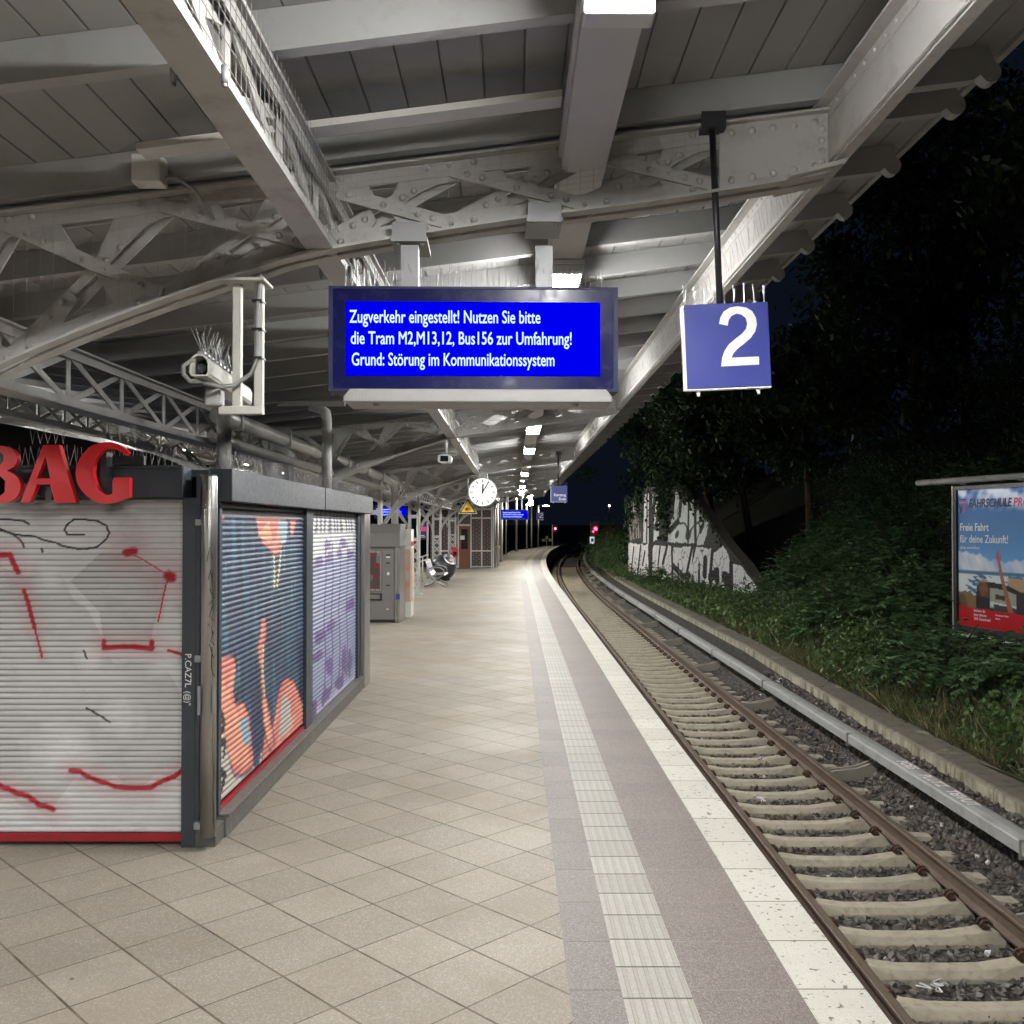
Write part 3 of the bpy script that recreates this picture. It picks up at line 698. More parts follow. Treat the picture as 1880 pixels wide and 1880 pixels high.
# ---------------------------------------------------------------- kiosk with rolled-down shutters
KX, KY = -1.95, 6.25
ks = thing('kiosk', 'closed anthracite kiosk with graffiti shutters and red sign letters', 'kiosk', (-3.6, 9.5, 0))
m = MB()
m.box(-5.3, -2.10, 6.16, 6.32, 2.24, 2.44); m.box(-5.3, -2.10, 6.14, 6.16, 2.425, 2.445)
m.box(-2.0, -1.845, 6.36, 9.52, 2.22, 2.435); m.box(-2.0, -1.845, 9.56, 12.78, 2.225, 2.44)
m.build('fascia', ANTH, ks, bevel=.006)
m = MB(); m.box(-5.3, -1.99, 6.33, 12.8, 2.38, 2.425); m.box(-5.3, -1.99, 12.76, 12.8, .15, 2.38); m.box(-5.3, -5.26, 6.33, 12.76, .15, 2.38); m.build('roof', ANTH, ks)
boxes('frame_post', ANTH, ks, [(-2.118, -2.03, 6.2, 6.34, 0.0, 2.24), (-2.03, -1.955, 6.30, 6.40, 0, 2.40), (-2.03, -2.0, 6.2, 6.3, .12, 2.39), (-1.99, -1.935, 6.39, 6.45, .15, 2.22), (-1.99, -1.93, 9.08, 9.37, .15, 2.225), (-1.99, -1.93, 12.12, 12.3, .15, 2.22)], .004)
m = MB(); m.box(-1.93, -1.875, 12.3, 12.76, 0.0, 2.225); m.build('end_post', STAIN, ks, bevel=.006)
m = MB(); m.box(-2.0, -1.885, 6.40, 12.3, 0, .135); m.box(-2.0, -1.868, 6.40, 12.3, .135, .155); m.box(-2.118, -1.9, 6.21, 6.40, .0, .12); m.box(-5.3,-5.2,6.25,12.7,0,.15)
m.build('plinth', M('dirty_plinth', (.13,.125,.115), .4, .3, .25, 7, (.3,.28,.25), .5), ks, bevel=.005)
m = MB(); m.box(-5.3, -2.118, 6.235, 6.275, .028, .078); m.build('bottom_rail', REDD, ks)
m = MB(); m.box(-1.975, -1.948, 6.45, 9.08, .155, .182); m.build('bottom_rail', REDD, ks)
def slat(Z, z0, p, amp):
    f = np.mod((Z-z0)/p, 1.0); return amp*np.power(np.abs(np.sin(np.pi*f)), .45)
def strokes(C, X, Z, lines, w, col, seed, soft=.25):
    for i, L in enumerate(lines):
        ww = w[i] if isinstance(w, list) else w
        d = seg_dist(X, Z, L) + wob(X, Z, 60, seed+i)*ww*.08 + (ww*.22*(np.mod((Z-.078)/.0373, 1) < .3) if seed == 40 else 0)
        C = mixc(C, (ww/2*(1+soft)-d)/(ww/2*soft), col)
    return C
# front shutter
xs = np.concatenate([np.linspace(-5.2, -3.45, 14)[:-1], np.linspace(-3.45, -2.118, 230)]); zs = np.linspace(.078, 2.24, 58*6+1)
X, Z = np.meshgrid(xs, zs); f = np.mod((Z-.078)/.0373, 1.0)
P = np.stack([X, 6.265 - slat(Z, .078, .0373, .014), Z], -1)
C = np.ones(X.shape+(3,))*np.array((.57,.57,.565))
C = mixc(C, np.clip(.5+.9*wob(X*1.2, Z*1.5, 2.2, 5), 0, 1)*.2, (.38,.38,.38))
house = [(-2.67,1.88),(-2.49,1.88),(-2.23,1.73),(-2.32,1.4),(-2.34,1.29),(-2.64,1.29),(-2.67,1.5),(-2.86,1.7)]
low = [(-5.3,.5),(-5.3,1.6),(-3.35,1.75),(-2.95,1.75),(-2.72,1.4),(-2.6,1.2),(-2.2,1.15),(-2.12,.9),(-2.12,.5),(-2.4,.38),(-2.8,.45),(-2.95,.2),(-3.3,.3)]
bare = np.maximum(in_poly(X, Z, house)*1.0, in_poly(X+.05*wob(X,Z,5,2), Z+.05*wob(X,Z,5,3), low)*.75)
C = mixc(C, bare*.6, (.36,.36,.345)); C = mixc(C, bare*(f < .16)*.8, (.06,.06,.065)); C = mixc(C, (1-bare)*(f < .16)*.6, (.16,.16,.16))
for (cx_, cz_, rr) in ((-2.5,.82,.14), (-2.72,1.22,.1), (-3.0,1.7,.12), (-2.25,1.2,.13), (-2.9,.6,.2)): C = mixc(C, np.clip(1.3-np.hypot((X-cx_)/rr, (Z-cz_)/rr/.8)+.3*wob(X,Z,14,int(cx_*-100)), 0, 1)*.8, (.6,.6,.6))
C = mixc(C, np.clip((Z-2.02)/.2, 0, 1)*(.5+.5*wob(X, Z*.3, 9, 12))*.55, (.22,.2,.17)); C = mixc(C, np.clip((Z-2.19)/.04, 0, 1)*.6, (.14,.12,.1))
black = [[(-3.13,2.07),(-3.17,2.09),(-3.27,2.1),(-3.5,2.1)],[(-3.5,2.04),(-3.32,2.04),(-3.23,2.0),(-3.18,1.96),(-3.16,1.92)],[(-3.32,2.03),(-3.21,2.0),(-3.09,1.99),(-3.05,1.97),(-2.96,1.95),(-2.92,1.93),(-2.82,1.91),(-2.75,1.91),(-2.69,1.92),(-2.63,1.97),(-2.61,2.01),(-2.63,2.06),(-2.69,2.09),(-2.78,2.1),(-2.84,2.1),(-2.89,2.06),(-2.9,2.03),(-2.88,2.0),(-2.77,2.0)],[(-3.05,1.91),(-3.04,1.89)],[(-2.77,1.25),(-2.75,1.2)],[(-2.75,.88),(-2.66,.83),(-2.6,.79)]]
C = strokes(C, X, Z, black, .010, (.02,.02,.025), 20, .6)
red = [[(-3.45,1.85),(-3.29,1.87),(-3.25,1.87),(-3.23,1.82),(-3.2,1.76)],[(-3.16,1.64),(-3.13,1.55),(-3.09,1.4)],[(-3.09,1.4),(-3.06,1.29),(-3.04,1.21)],[(-2.64,1.31),(-2.64,1.27),(-2.53,1.275),(-2.44,1.275),(-2.33,1.265),(-2.33,1.31)],[(-2.21,1.74),(-2.24,1.68),(-2.26,1.59),(-2.29,1.44)],[(-2.48,1.88),(-2.41,1.85),(-2.23,1.74)],[(-2.22,1.25),(-2.14,1.23),(-2.12,1.21)],[(-2.85,.48),(-2.79,.47),(-2.72,.43),(-2.63,.4),(-2.56,.375),(-2.44,.365),(-2.33,.37),(-2.26,.41),(-2.18,.44),(-2.12,.485)],[(-3.6,.5),(-3.3,.38),(-3.21,.34),(-3.12,.31),(-3.05,.26),(-2.96,.23)],[(-2.225,1.735),(-2.205,1.725)],[(-2.50,1.885),(-2.45,1.895)]]
C0 = C.copy(); C = strokes(C, X, Z, red, [v_*2.6 for v_ in (.028,.022,.010,.026,.008,.007,.016,.024,.027,.05,.04)], (.40,.10,.11), 40, 3.0); C = C0*.72 + C*.28
C = strokes(C, X, Z, red, [.028,.022,.010,.026,.008,.007,.016,.024,.027,.05,.04], (.34,.018,.028), 40, .7)
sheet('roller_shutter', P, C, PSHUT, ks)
# painted side shutter
def side(y0, y1, z0, z1, nu, n, colf):
    ys_ = np.linspace(y0, y1, nu); zs_ = np.linspace(z0, z1, n*5+1); Yg, Zg = np.meshgrid(ys_, zs_); p = (z1-z0)/n
    P = np.stack([-1.972 + slat(Zg, z0, p, .012), Yg, Zg], -1); fr = np.mod((Zg-z0)/p, 1.0)
    sheet('roller_shutter', P, colf(Yg, Zg, fr), PSHUT, ks)
def mural(Y, Z, fr):
    jx = Y+.018*wob(Y, Z, 12, 3); jz = Z+.014*wob(Y, Z, 14, 4)
    C = np.ones(Y.shape+(3,))*np.array((.022,.036,.085))
    C = mixc(C, np.clip(wob(Y*3, Z*.35, 4.5, 8)*.9+.1, 0, 1)*.85, (.025,.13,.19)); C = mixc(C, np.clip(wob(Y*4, Z*.3, 6, 9)-.55, 0, 1)*1.1, (.12,.33,.42)); C = mixc(C, np.clip(wob(Y*2.5, Z*.5, 6, 17)-.35, 0, 1)*1.3, (.008,.01,.02))
    C = mixc(C, in_poly(jx, jz, [(6.4,.95),(6.59,.77),(6.7,.6),(6.78,.41),(6.97,.28),(7.34,.28),(7.9,.3),(9.1,.4),(9.1,.1),(6.4,.1)]), (.46,.42,.37))
    coral = (.60,.19,.145)
    for pl in ([(6.4,1.18),(6.71,1.17),(6.9,1.09),(6.87,1.01),(6.83,.89),(6.88,.79),(7.04,.79),(7.19,.7),(7.25,.6),(7.31,.47),(7.37,.26),(7.28,.23),(7.05,.23),(6.83,.3),(6.73,.45),(6.6,.68),(6.4,.91)],
               [(7.93,.41),(8.04,.56),(8.22,.71),(8.46,.75),(8.71,.67),(8.93,.51),(9.1,.33),(9.1,.2),(8.7,.2),(8.3,.2),(7.8,.2),(7.6,.2),(7.69,.47),(7.79,.63),(7.88,.45)],
               [(7.56,1.34),(7.71,1.34),(7.73,1.18),(7.65,1.11),(7.64,.97),(7.69,.73),(7.79,.63),(7.9,.47),(8.01,.27),(7.87,.23),(7.69,.39),(7.62,.57),(7.59,.71),(7.55,.92),(7.45,1.1),(7.55,1.25)],
               [(7.37,2.14),(8.36,2.14),(8.44,2.0),(8.21,1.86),(8.06,1.8),(7.84,1.85),(7.57,1.92),(7.44,2.02)], [(6.4,2.14),(6.62,2.14),(6.5,2.03),(6.4,2.01)], [(8.52,2.12),(8.8,2.12),(8.65,1.96),(8.56,1.96)]):
        C = mixc(C, in_poly(jx, jz, pl), coral); ed_ = seg_dist(jx, jz, pl + pl[:1]); C = mixc(C, np.clip((.02-ed_)/.012,0,1)*.75, (.03,.03,.07)); C = mixc(C, in_poly(jx, jz, pl)*np.clip((.085-np.abs(ed_-.10))/.05,0,1)*np.clip(wob(Y,Z,7,55)+.2,0,1)*.8, (.74,.40,.27))
    warm = in_poly(jx, jz, [(6.4,.9),(6.6,.62),(6.75,.42),(7.0,.3),(7.25,.3),(7.2,.55),(6.95,.68),(6.7,.9),(6.5,1.05)]); C = mixc(C, warm*.6, (.75,.36,.24))
    C = mixc(C, in_poly(jx, jz, [(6.4,.8),(6.55,.7),(6.68,.5),(6.8,.3),(6.95,.2),(6.4,.1)]), (.46,.43,.38))
    for pl, c_ in (([(6.99,.66),(7.16,.65),(7.25,.5),(7.22,.41),(7.07,.48)], (.2,.4,.52)), ([(8.3,.62),(8.55,.52),(8.63,.28),(8.3,.25),(8.15,.29),(8.23,.49)], (.45,.44,.42)), ([(8.09,2.12),(8.44,2.1),(8.4,1.91),(8.21,1.91)], (.3,.42,.5)), ([(7.45,2.0),(7.8,2.1),(7.9,1.93),(7.6,1.95)], (.78,.38,.22)), ([(7.66,.7),(7.75,.6),(7.88,.35),(7.8,.3),(7.68,.5)], (.78,.4,.24))):
        C = mixc(C, in_poly(jx, jz, pl), c_)
    C = mixc(C, in_poly(jx, jz, [(7.3,.75),(7.45,.6),(7.6,.32),(7.5,.2),(7.38,.2),(7.34,.45)]), (.022,.036,.085))
    for L in ([(7.95,1.82),(7.98,1.7),(7.97,1.55)], [(8.2,1.84),(8.15,1.7),(8.07,1.56)], [(7.63,1.1),(7.62,.9),(7.68,.72)]): C = strokes(C, Y, Z, [L], .035, (.72,.6,.3), 70)
    for L in ([(6.55,.78),(6.6,.7),(6.52,.66)], [(6.5,.6),(6.62,.58),(6.6,.5)], [(6.5,.42),(6.63,.35),(6.55,.28)], [(6.85,1.15),(6.9,1.06)], [(6.88,.82),(6.95,.88)]): C = strokes(C, Y, Z, [L], .05, (.01,.01,.012), 90)
    C = mixc(C, (Z > 2.115)*.85, (.05,.045,.05)); C = mixc(C, (fr < .13)*.5, (.01,.012,.02)); C = mixc(C, (fr > .55)*(fr < .8)*.05, (.7,.72,.75))  # last mix paints a faint pale glint along every slat
    return C
side(6.45, 9.08, .2, 2.22, 170, 50, mural)
def flowers(Y, Z, fr):
    C = np.ones(Y.shape+(3,))*np.array((.25,.275,.385)); C = mixc(C, np.clip((Z-1.65)/.15, 0, 1), (.52,.52,.52)); C = mixc(C, np.clip((.35-Z)/.15 + .4*wob(Y,Z,8,3), 0, 1)*.6, (.5,.47,.55))
    C = mixc(C, np.clip(wob(Y*2, Z*.5, 5, 31), 0, 1)*.5, (.2,.24,.36)); pur = (.085,.04,.17)
    for (a, b, ra, rb) in ((10.25,1.86,.2,.07),(11.2,1.87,.22,.07),(9.8,1.7,.2,.06),(10.4,1.72,.25,.06),(11.0,1.74,.2,.06),(11.7,1.72,.25,.06),(9.85,.93,.3,.07),(10.5,.98,.3,.06),(9.8,.74,.3,.06),(11.75,1.12,.28,.09),(11.7,.42,.2,.16),(11.0,.28,.3,.08),(10.2,.27,.3,.08),(9.6,.24,.2,.08),(10.4,.55,.2,.12),(11.3,.5,.15,.2)):
        d = np.hypot((Y-a)/ra, (Z-b)/rb) + .35*wob(Y, Z, 16, int(a*100)); C = mixc(C, np.clip((1-d)*6, 0, 1)*.85, pur)
    for y in (10.15, 10.55, 11.0, 11.5): C = strokes(C, Y, Z, [[(y,1.85),(y+.05,1.5),(y-.06,1.1),(y+.04,.7),(y-.03,.3)]], .05, pur, int(y*10), .6)
    k = np.clip((Z-1.98)/.02, 0, 1)*(np.sin(Y*26+4*wob(Y,Z,5,7)) > .1); C = mixc(C, k*.9, (.02,.02,.03)); C = mixc(C, (Z > 2.14)*.8, (.05,.045,.05)); C = mixc(C, (fr < .13)*.5, (.03,.03,.06))
    return C
side(9.37, 12.12, .155, 2.22, 120, 50, flowers)
# stainless downpipe with brackets
m = MB(); m.tube([(-1.935,6.17,.085),(-1.935,6.17,2.365),(-1.935,6.17,2.385)], [.05,.05,.043], 20); pp = m.build('stainless_post', STAIN, ks)
boxes('post_bracket', GALV, pp, [(-2.02, -1.975, 6.15, 6.19, z-.02, z+.02) for z in (2.08, 1.21, .15)] + [(-1.99,-1.972,6.12,6.135,.86,1.04), (-1.896,-1.88,6.12,6.135,.86,1.04)])
scr = [[(-.02,1.83),(.0,1.92),(.02,1.85)],[(.01,1.78),(-.01,1.72),(.02,1.70),(.01,1.76)],[(.0,1.66),(.03,1.60),(.0,1.56)],[(.02,1.55),(.0,1.48),(.03,1.46)],[(-.01,1.44),(.03,1.38),(.01,1.33),(.035,1.3)],[(.0,1.31),(.03,1.22)],[(.02,1.29),(.015,1.15),(.04,1.1)]]
m = MB()
for L in scr: m.tube([(-1.935+.0507*math.sin(q*18+.35), 6.17-.0507*math.cos(q*18+.35), z) for q, z in L], .0025, 5)
m.build('marker_scrawl', BLACK, pp)
m = MB(); m.text('P.CAZ7L', (-2.095, 6.199, 1.24), (0,0,-1), (1,0,0), .058, 1.0, .004, .001); m.text('(@)"', (-2.095, 6.199, 1.0), (0,0,-1), (1,0,0), .052, .9, .003, .001)
m.build('white_tag', WHITES, ks)
q = .001153
def zp(L): return [((x-940*2.9375)*q, 2.05+(967.6*2.9375-(y+560*2.9375))*q) for x, y in L]
letters = {'A': [[(235,755),(320,755),(415,1065),(300,1065),(275,970),(275,935),(248,815),(203,935),(203,970),(165,1065),(115,1065)], [(203,936),(274,936),(274,968),(203,968)]],
 'G': [cat([(695,795),(640,752),(570,740),(490,765),(432,830),(412,905),(430,980),(490,1045),(560,1070),(625,1066),(700,1035)],3) + [(700,930),(620,930),(610,945),(610,1018)] + cat([(580,1028),(540,1000),(512,940),(505,890),(520,830),(550,792),(590,775),(640,785),(680,810)],3)],
 'B': [[(-150,755),(-60,755),(-60,1068),(-150,1068)], cat([(-60,755),(20,760),(75,785),(95,825),(80,870),(40,893)],3)+[(-60,893),(-60,870),(0,868),(22,845),(22,810),(0,790),(-60,786)], [(-60,893.5),(40,893.5)]+cat([(40,894),(90,920),(115,970),(100,1030),(50,1062),(-20,1068)],3)+[(-60,1068),(-60,1038),(0,1036),(30,1010),(32,950),(5,922),(-60,918)]]}
LET = NT('red_sign_letter'); LETM = LET.out(LET.mix(LET.noise(5,4), (.58,.010,.016), (.66,.016,.022)), .35); 
for ch in 'BAG':
    m = MB()
    for i, pl in enumerate(letters[ch]): m.prism(zp(pl) if True else 0, (0, 5.985+.0, 0), (1,0,0), (0,0,1), (0,1,0), .05)
    o = m.build('sign_letter', LETM, ks); o['label'] = 'red block letter %s of the kiosk sign' % ch
boxes('letter_bracket', BLACK, ks, [(x-.02, x+.02, 6.036, 6.138, 2.22, 2.52) for x in (-2.56, -2.9, -3.25)] + [(-2.53, -2.33, 6.10, 6.138, 2.445, 2.5)])
def spikes(m, x0, y0, x1, y1, z, n, h, spread=.035, lean=(0,0), r=.0009):
    for i in range(n):
        t_ = (i+.5)/n; x = x0+(x1-x0)*t_; y = y0+(y1-y0)*t_
        for s in (-1, 1):
            a = random.uniform(-.3,.3)*spread
            m.bar((x, y, z), (x+lean[0]+s*spread*(abs(y1-y0) > abs(x1-x0))+a, y+lean[1]+s*spread*(abs(x1-x0) >= abs(y1-y0)) + s*spread*.5*(abs(x1-x0) >= abs(y1-y0)) + a, z+h*random.uniform(.9,1.05)), r*2, r*2)
m = MB(); spikes(m, -5.2, 6.2, -2.12, 6.2, 2.44, 70, .13, .03); spikes(m, -1.9, 6.4, -1.9, 12.75, 2.436, 95, .14, .035); spikes(m, -1.97, 6.4, -1.97, 12.75, 2.436, 60, .12, .035)
for x in (-2.9,-2.45): spikes(m, x-.12, 6.02, x+.12, 6.02, 2.57, 5, .12, .03)
m.build('bird_spikes', WIRE, ks)
# ---------------------------------------------------------------- signs and displays hung from the frames
SCR = emit('blue_screen', (.0,.0,.86), 1.0, (0,0,.02), .5); TXT = emit('screen_text', (.72,.95,1.0), 1.15)
def display(loc, label, lines, yaw=0.0, post=(.0,.2), tray=True, sp=True):
    r = thing('departure_display', label, 'display', loc)
    x, y, z = loc; w, h = 1.18, .425
    m = MB(); m.box(x-w/2, x+w/2, y, y+.13, z, z+h); m.build('housing', DISP, r, bevel=.004)
    m = MB(); fw=.012
    m.box(x-w/2-.006, x-w/2+fw, y-.004, y+.134, z-.003, z+h+.004); m.box(x+w/2-fw, x+w/2+.006, y-.004, y+.134, z-.003, z+h+.004); m.box(x-w/2+fw, x+w/2-fw, y-.004, y+.134, z+h-.006, z+h+.004); m.box(x-w/2+fw, x+w/2-fw, y-.004, y+.134, z-.003, z+.008)
    m.build('frame', M('display_frame', (.02,.022,.06), .5, spec=.2), r)
    s = MB(); s.add([(x-.525,y-.003,z+.06),(x+.523,y-.003,z+.06),(x+.523,y-.003,z+.366),(x-.525,y-.003,z+.366)], [(0,1,2,3)]); so = s.build('screen', SCR, r)
    for i, (tx, wd) in enumerate(lines):
        vs, fs, w0 = text_geo(tx, .010, .0008/.075, 0.0); sx = wd/(w0*.075); m = MB(); m.text(tx, (x-.51+.004*i, y-.004, z+.278-.088*i), (1,0,0), (0,0,1), .075, sx, .010, .0008); m.build('text_line', TXT, so)
    if tray:
        m = MB(); m.prism([(-.52,0),(.52,0),(.545,-.03),(.545,-.052),(-.545,-.052),(-.545,-.03)], (x+.02, y-.06, z-.002), (1,0,0), (0,0,1), (0,1,0), .26); tb_ = m.build('speaker_tray', GREYP if False else M('tray_paint', (.24,.235,.225), .45), r, bevel=.004)
        m = MB()
        for xx in (-.40, .42): m.dome((x+xx, y+.0, z-.054), (0,0,-1), .016, 10)
        for xx in np.arange(0, .09, .014):
            m.box(x-.515+xx, x-.511+xx, y-.062, y-.059, z-.045, z-.03); m.box(x+.555-xx-.004, x+.555-xx, y-.062, y-.059, z-.045, z-.03)
        m.build('tray_screw', GALV, tb_)
    for px_ in post:
        m = MB(); top = z+h+.185 if tray else z+h+.9
        m.box(x+px_-.036, x+px_+.036, y+.03, y+.10, z+h, top); b_ = m.build('hanger_post', GALV, r)
        if tray:
            m = MB(); zz = za(x+px_) if x > -1 else top; m.box(x+px_-.075, x+px_+.075, y+.0, y+.24, zz-.03, zz-.008); m.box(x+px_-.07, x+px_+.07, y+.0, y+.03, zz-.008, zz+.05); m.box(x+px_-.05, x+px_+.05, y+.21, y+.24, zz-.008, zz+.04)
            m.dome((x+px_-.05, y+.03, zz-.032), (0,0,-1), .013); m.dome((x+px_+.05, y+.03, zz-.032), (0,0,-1), .013); m.build('clamp', GALV, b_)
    if sp:
        m = MB()
        for i in range(46):
            xx = x-w/2+.05+(w-.1)*i/45
            for s in (-1, 1): m.bar((xx, y+.07, z+h), (xx+random.uniform(-.012,.012), y+.07+s*.05, z+h+random.uniform(.085,.115)), .0026, .0026, (0,1,0))
        m.build('bird_spikes', WIRE, r)
    r.rotation_euler = (0, 0, yaw); return r
MSG = [('Zugverkehr eingestellt! Nutzen Sie bitte', .785), ('die Tram M2,M13,12, Bus156 zur Umfahrung!', .91), ('Grund: Störung im Kommunikationssystem', .835)]
display((-.158, 3.965, 2.612), 'large blue departure display with three lines of white German text, nearest one', MSG, rad(1.2), (-.267, .293))
display((.12, 40.5, 2.36), 'small distant blue departure display above the platform beside the far 2 sign', [(a, b*.95) for a, b in MSG], 0, (-.3, .3), False, False)
display((-4.2, 33.5, 2.36), 'small distant blue departure display seen above the vending machine', [(a, b*.95) for a, b in MSG], 0, (-.3, .3), False, False)
TWO = [(0.1785, 0.2566), (0.1837, 0.2795), (0.1961, 0.2963), (0.2171, 0.3054), (0.2376, 0.3002), (0.2548, 0.2849), (0.2599, 0.2615), (0.2532, 0.2387), (0.2348, 0.2193), (0.2076, 0.2003), (0.1803, 0.1784), (0.1617, 0.1532), (0.1504, 0.1248), (0.1448, 0.0889), (0.3014, 0.0904), (0.3025, 0.1236), (0.1888, 0.123), (0.1967, 0.14), (0.2151, 0.1594), (0.2423, 0.1784), (0.2727, 0.2031), (0.2913, 0.2283), (0.2996, 0.2568), (0.2961, 0.2859), (0.2823, 0.3126), (0.2592, 0.3281), (0.224, 0.3355), (0.1913, 0.3312), (0.1642, 0.3151), (0.1502, 0.2926), (0.1433, 0.2654)]
def square_sign(piv, rod, label, txt, size, tilt=0, W_=.35, H_=.35, lw=None, lay=(.145,.05), spk=True, backpost=False):
    r = thing('platform_sign', label, 'sign', piv); x, y, z = piv
    m = MB(); m.tube([(x,y,z),(x,y,z-rod)], .014, 10); m.box(x-.05, x+.05, y-.04, y+.04, z-.02, z+.05); m.build('hanger_rod', M('rod_dark', (.03,.03,.035), .4, .3), r)
    x0 = x-.155; zb = z-rod-H_
    m = MB(); m.box(x0, x0+W_, y-.02, y+.02, zb, zb+H_); p_ = m.build('sign_panel', BLUES, r, bevel=.003)
    m = MB(); m.box(x0-.008, x0, y-.022, y+.022, zb-.004, zb+H_-.01); m.box(x0, x0+W_, y-.018, y+.018, zb-.006, zb-.0005)
    for q_ in (.05, W_-.05): m.dome((x0+q_, y, zb-.006), (0,0,-1), .013, 8); m.tube([(x0+q_,y,zb-.012),(x0+q_,y,zb-.03)], .007, 8); m.dome((x0+q_, y, zb+H_), (0,0,1), .012, 8)
    m.build('edge_trim', WHITES, p_)
    for i, (tx, sz, ax0, az0, al) in enumerate(txt):
        m = MB()
        if tx == '2': m.prism(TWO, (x0, y-.0203, zb), (1,0,0), (0,0,1), (0,-1,0), .0015)
        else: m.text(tx, (x0+ax0, y-.021, zb+az0), (1,0,0), (0,0,1), sz, .95, .012, .0015, al)
        m.build('numeral' if len(tx) < 2 else 'lettering', WHITES, p_)
    if spk:
        m = MB()
        for i in range(9):
            xx = x0+.01+i*(W_-.02)/8
            if abs(xx-x) < .02: continue
            for s in (-1, 1): m.bar((xx, y, zb+H_), (xx+s*.008+random.uniform(-.004,.004), y+s*.02, zb+H_+random.uniform(.065,.085)), .003, .003, (0,1,0))
        m.build('bird_spikes', WIRE, r)
    r.rotation_euler = (0, -rad(tilt), 0); return r
square_sign((.835, 4.0, 3.72), .745, 'large blue square sign with a white 2 hung from a dark rod', [('2', .355, .138, .075, 'LEFT')], 0, 2.3)
square_sign((.955+cf(20), 20.75, 3.63), .69, 'blue square sign reading Kurzzug Ende beside the canopy edge', [('Kurzzug', .083, .32, .125, 'RIGHT'), ('Ende', .083, .32, .035, 'RIGHT')], 0)
square_sign((1.36, 47.2, 3.6), .84, 'small far blue sign with a white 2 beyond the distant display', [('2', .355, .138, .075, 'LEFT')], 0, spk=False)
# ---- CCTV camera under the nearest frame
CAMP = M('camera_housing', (.46,.455,.42), .45, 0, .1, 8, (.35,.31,.25), .3)
r = thing('surveillance_camera', 'white surveillance camera with bird spikes in a U bracket above the kiosk', 'camera', (-1.2, 4.07, 3.08))
hs = [(.86*a, .86*b) for a, b in [(.046*math.cos(a), .012+.046*math.sin(a)) for a in np.linspace(0, math.pi, 12)] + [(-.046,-.03),(-.038,-.045),(.038,-.045),(.046,-.03)]]
ux = Vector((.05,.99,-.09)).normalized()                       # towards the rear
sx_ = Vector((ux.y, -ux.x, 0)).normalized()
o0 = Vector((-1.245, 3.83, 2.69))
m = MB()
ring = [(a*.86, b*.86) for a, b in hs]; N = len(hs); vv = Vector((0,0,1))
A = [o0+sx_*a+vv*b for a, b in hs]; B = [o0+ux*.54+sx_*a+vv*b for a, b in hs]; Ci = [o0+sx_*a+vv*b for a, b in ring]; D = [o0+ux*.06+sx_*a+vv*b for a, b in ring]
m.add(A+B+Ci+D, [(i,(i+1)%N,N+(i+1)%N,N+i) for i in range(N)] + [(2*N+i,2*N+(i+1)%N,(i+1)%N,i) for i in range(N)] + [(3*N+i,3*N+(i+1)%N,2*N+(i+1)%N,2*N+i) for i in range(N)] + [tuple(range(N,2*N))], False)
bd = m.build('camera_body', CAMP, r)
m = MB(); m.prism([(-.031,-.033),(.031,-.033),(.031,.022),(-.031,.022)], o0+ux*.045, sx_, vv, ux, .012); gl = m.build('front_glass', GLASSD, bd)
m = MB(); m.tube([o0+ux*.045, o0+ux*.03], [.02,.018], 12); m.build('lens', M('lens_ring', (.1,.1,.1), .25, .6), gl)
m = MB()
for i in range(9):
    c_ = o0+ux*(.03+i*.045)+vv*.06
    m.box(c_.x-.014, c_.x+.014, c_.y-.012, c_.y+.012, c_.z-.004, c_.z+.005)
    for s in (-1, 1):
        for w_ in (.5, 1): m.bar(c_, c_+sx_*s*.045*w_+vv*.1+ux*random.uniform(-.03,.03), .002, .002)
m.build('bird_spikes', WIRE, bd)
m = MB(); m.box(-1.178, -1.142, 4.05, 4.085, 2.545, 3.075); m.box(-1.087, -1.050, 4.05, 4.085, 2.545, 3.08); m.box(-1.235, -1.05, 4.045, 4.09, 2.525, 2.56)
m.box(-1.21, -1.03, 3.99, 4.15, 3.075, 3.09); m.build('bracket', CAMP, r, bevel=.004)
m = MB(); m.box(-1.28, -1.215, 4.0, 4.08, 2.555, 2.63); m.build('pan_head', GREYP, r, bevel=.01)
m = MB(); m.tube([(-1.05,4.03,3.11),(-1.062,4.03,3.05),(-1.07,4.035,2.95),(-1.07,4.035,2.75),(-1.09,4.02,2.69),(-1.15,3.98,2.635),(-1.2,3.95,2.625),(-1.25,3.88,2.637),(-1.285,3.84,2.632),(-1.302,3.815,2.655),(-1.30,3.81,2.69),(-1.272,3.825,2.712)], .009, 8)
cb = m.build('cable', CABLE, r); m = MB()
for z in (3.0, 2.88, 2.76): m.box(-1.09, -1.046, 4.02, 4.09, z-.004, z+.004)
m.build('cable_tie', BLACK, cb)
# small dome-like camera under the second frame
r = thing('surveillance_camera', 'small white surveillance camera hung behind the large display', 'camera', (-.86, 12.4, 3.2))
m = MB(); m.tube([(-.85,12.4,3.2),(-.845,12.4,2.98)], [.02,.014], 8); m.build('bracket', CAMP, r)
m = MB(); m.prism([(.085*math.copysign(abs(math.cos(a))**.6, math.cos(a)), .055*math.copysign(abs(math.sin(a))**.6, math.sin(a))) for a in np.linspace(0, 2*math.pi, 20)[:-1]], (-.86, 12.25, 2.92), (1,0,0), (0,0,1), (0,1,0), .32); bd = m.build('camera_body', CAMP, r)
m = MB(); m.box(-.91, -.81, 12.24, 12.249, 2.885, 2.955); m.build('front_glass', GLASSD, bd)
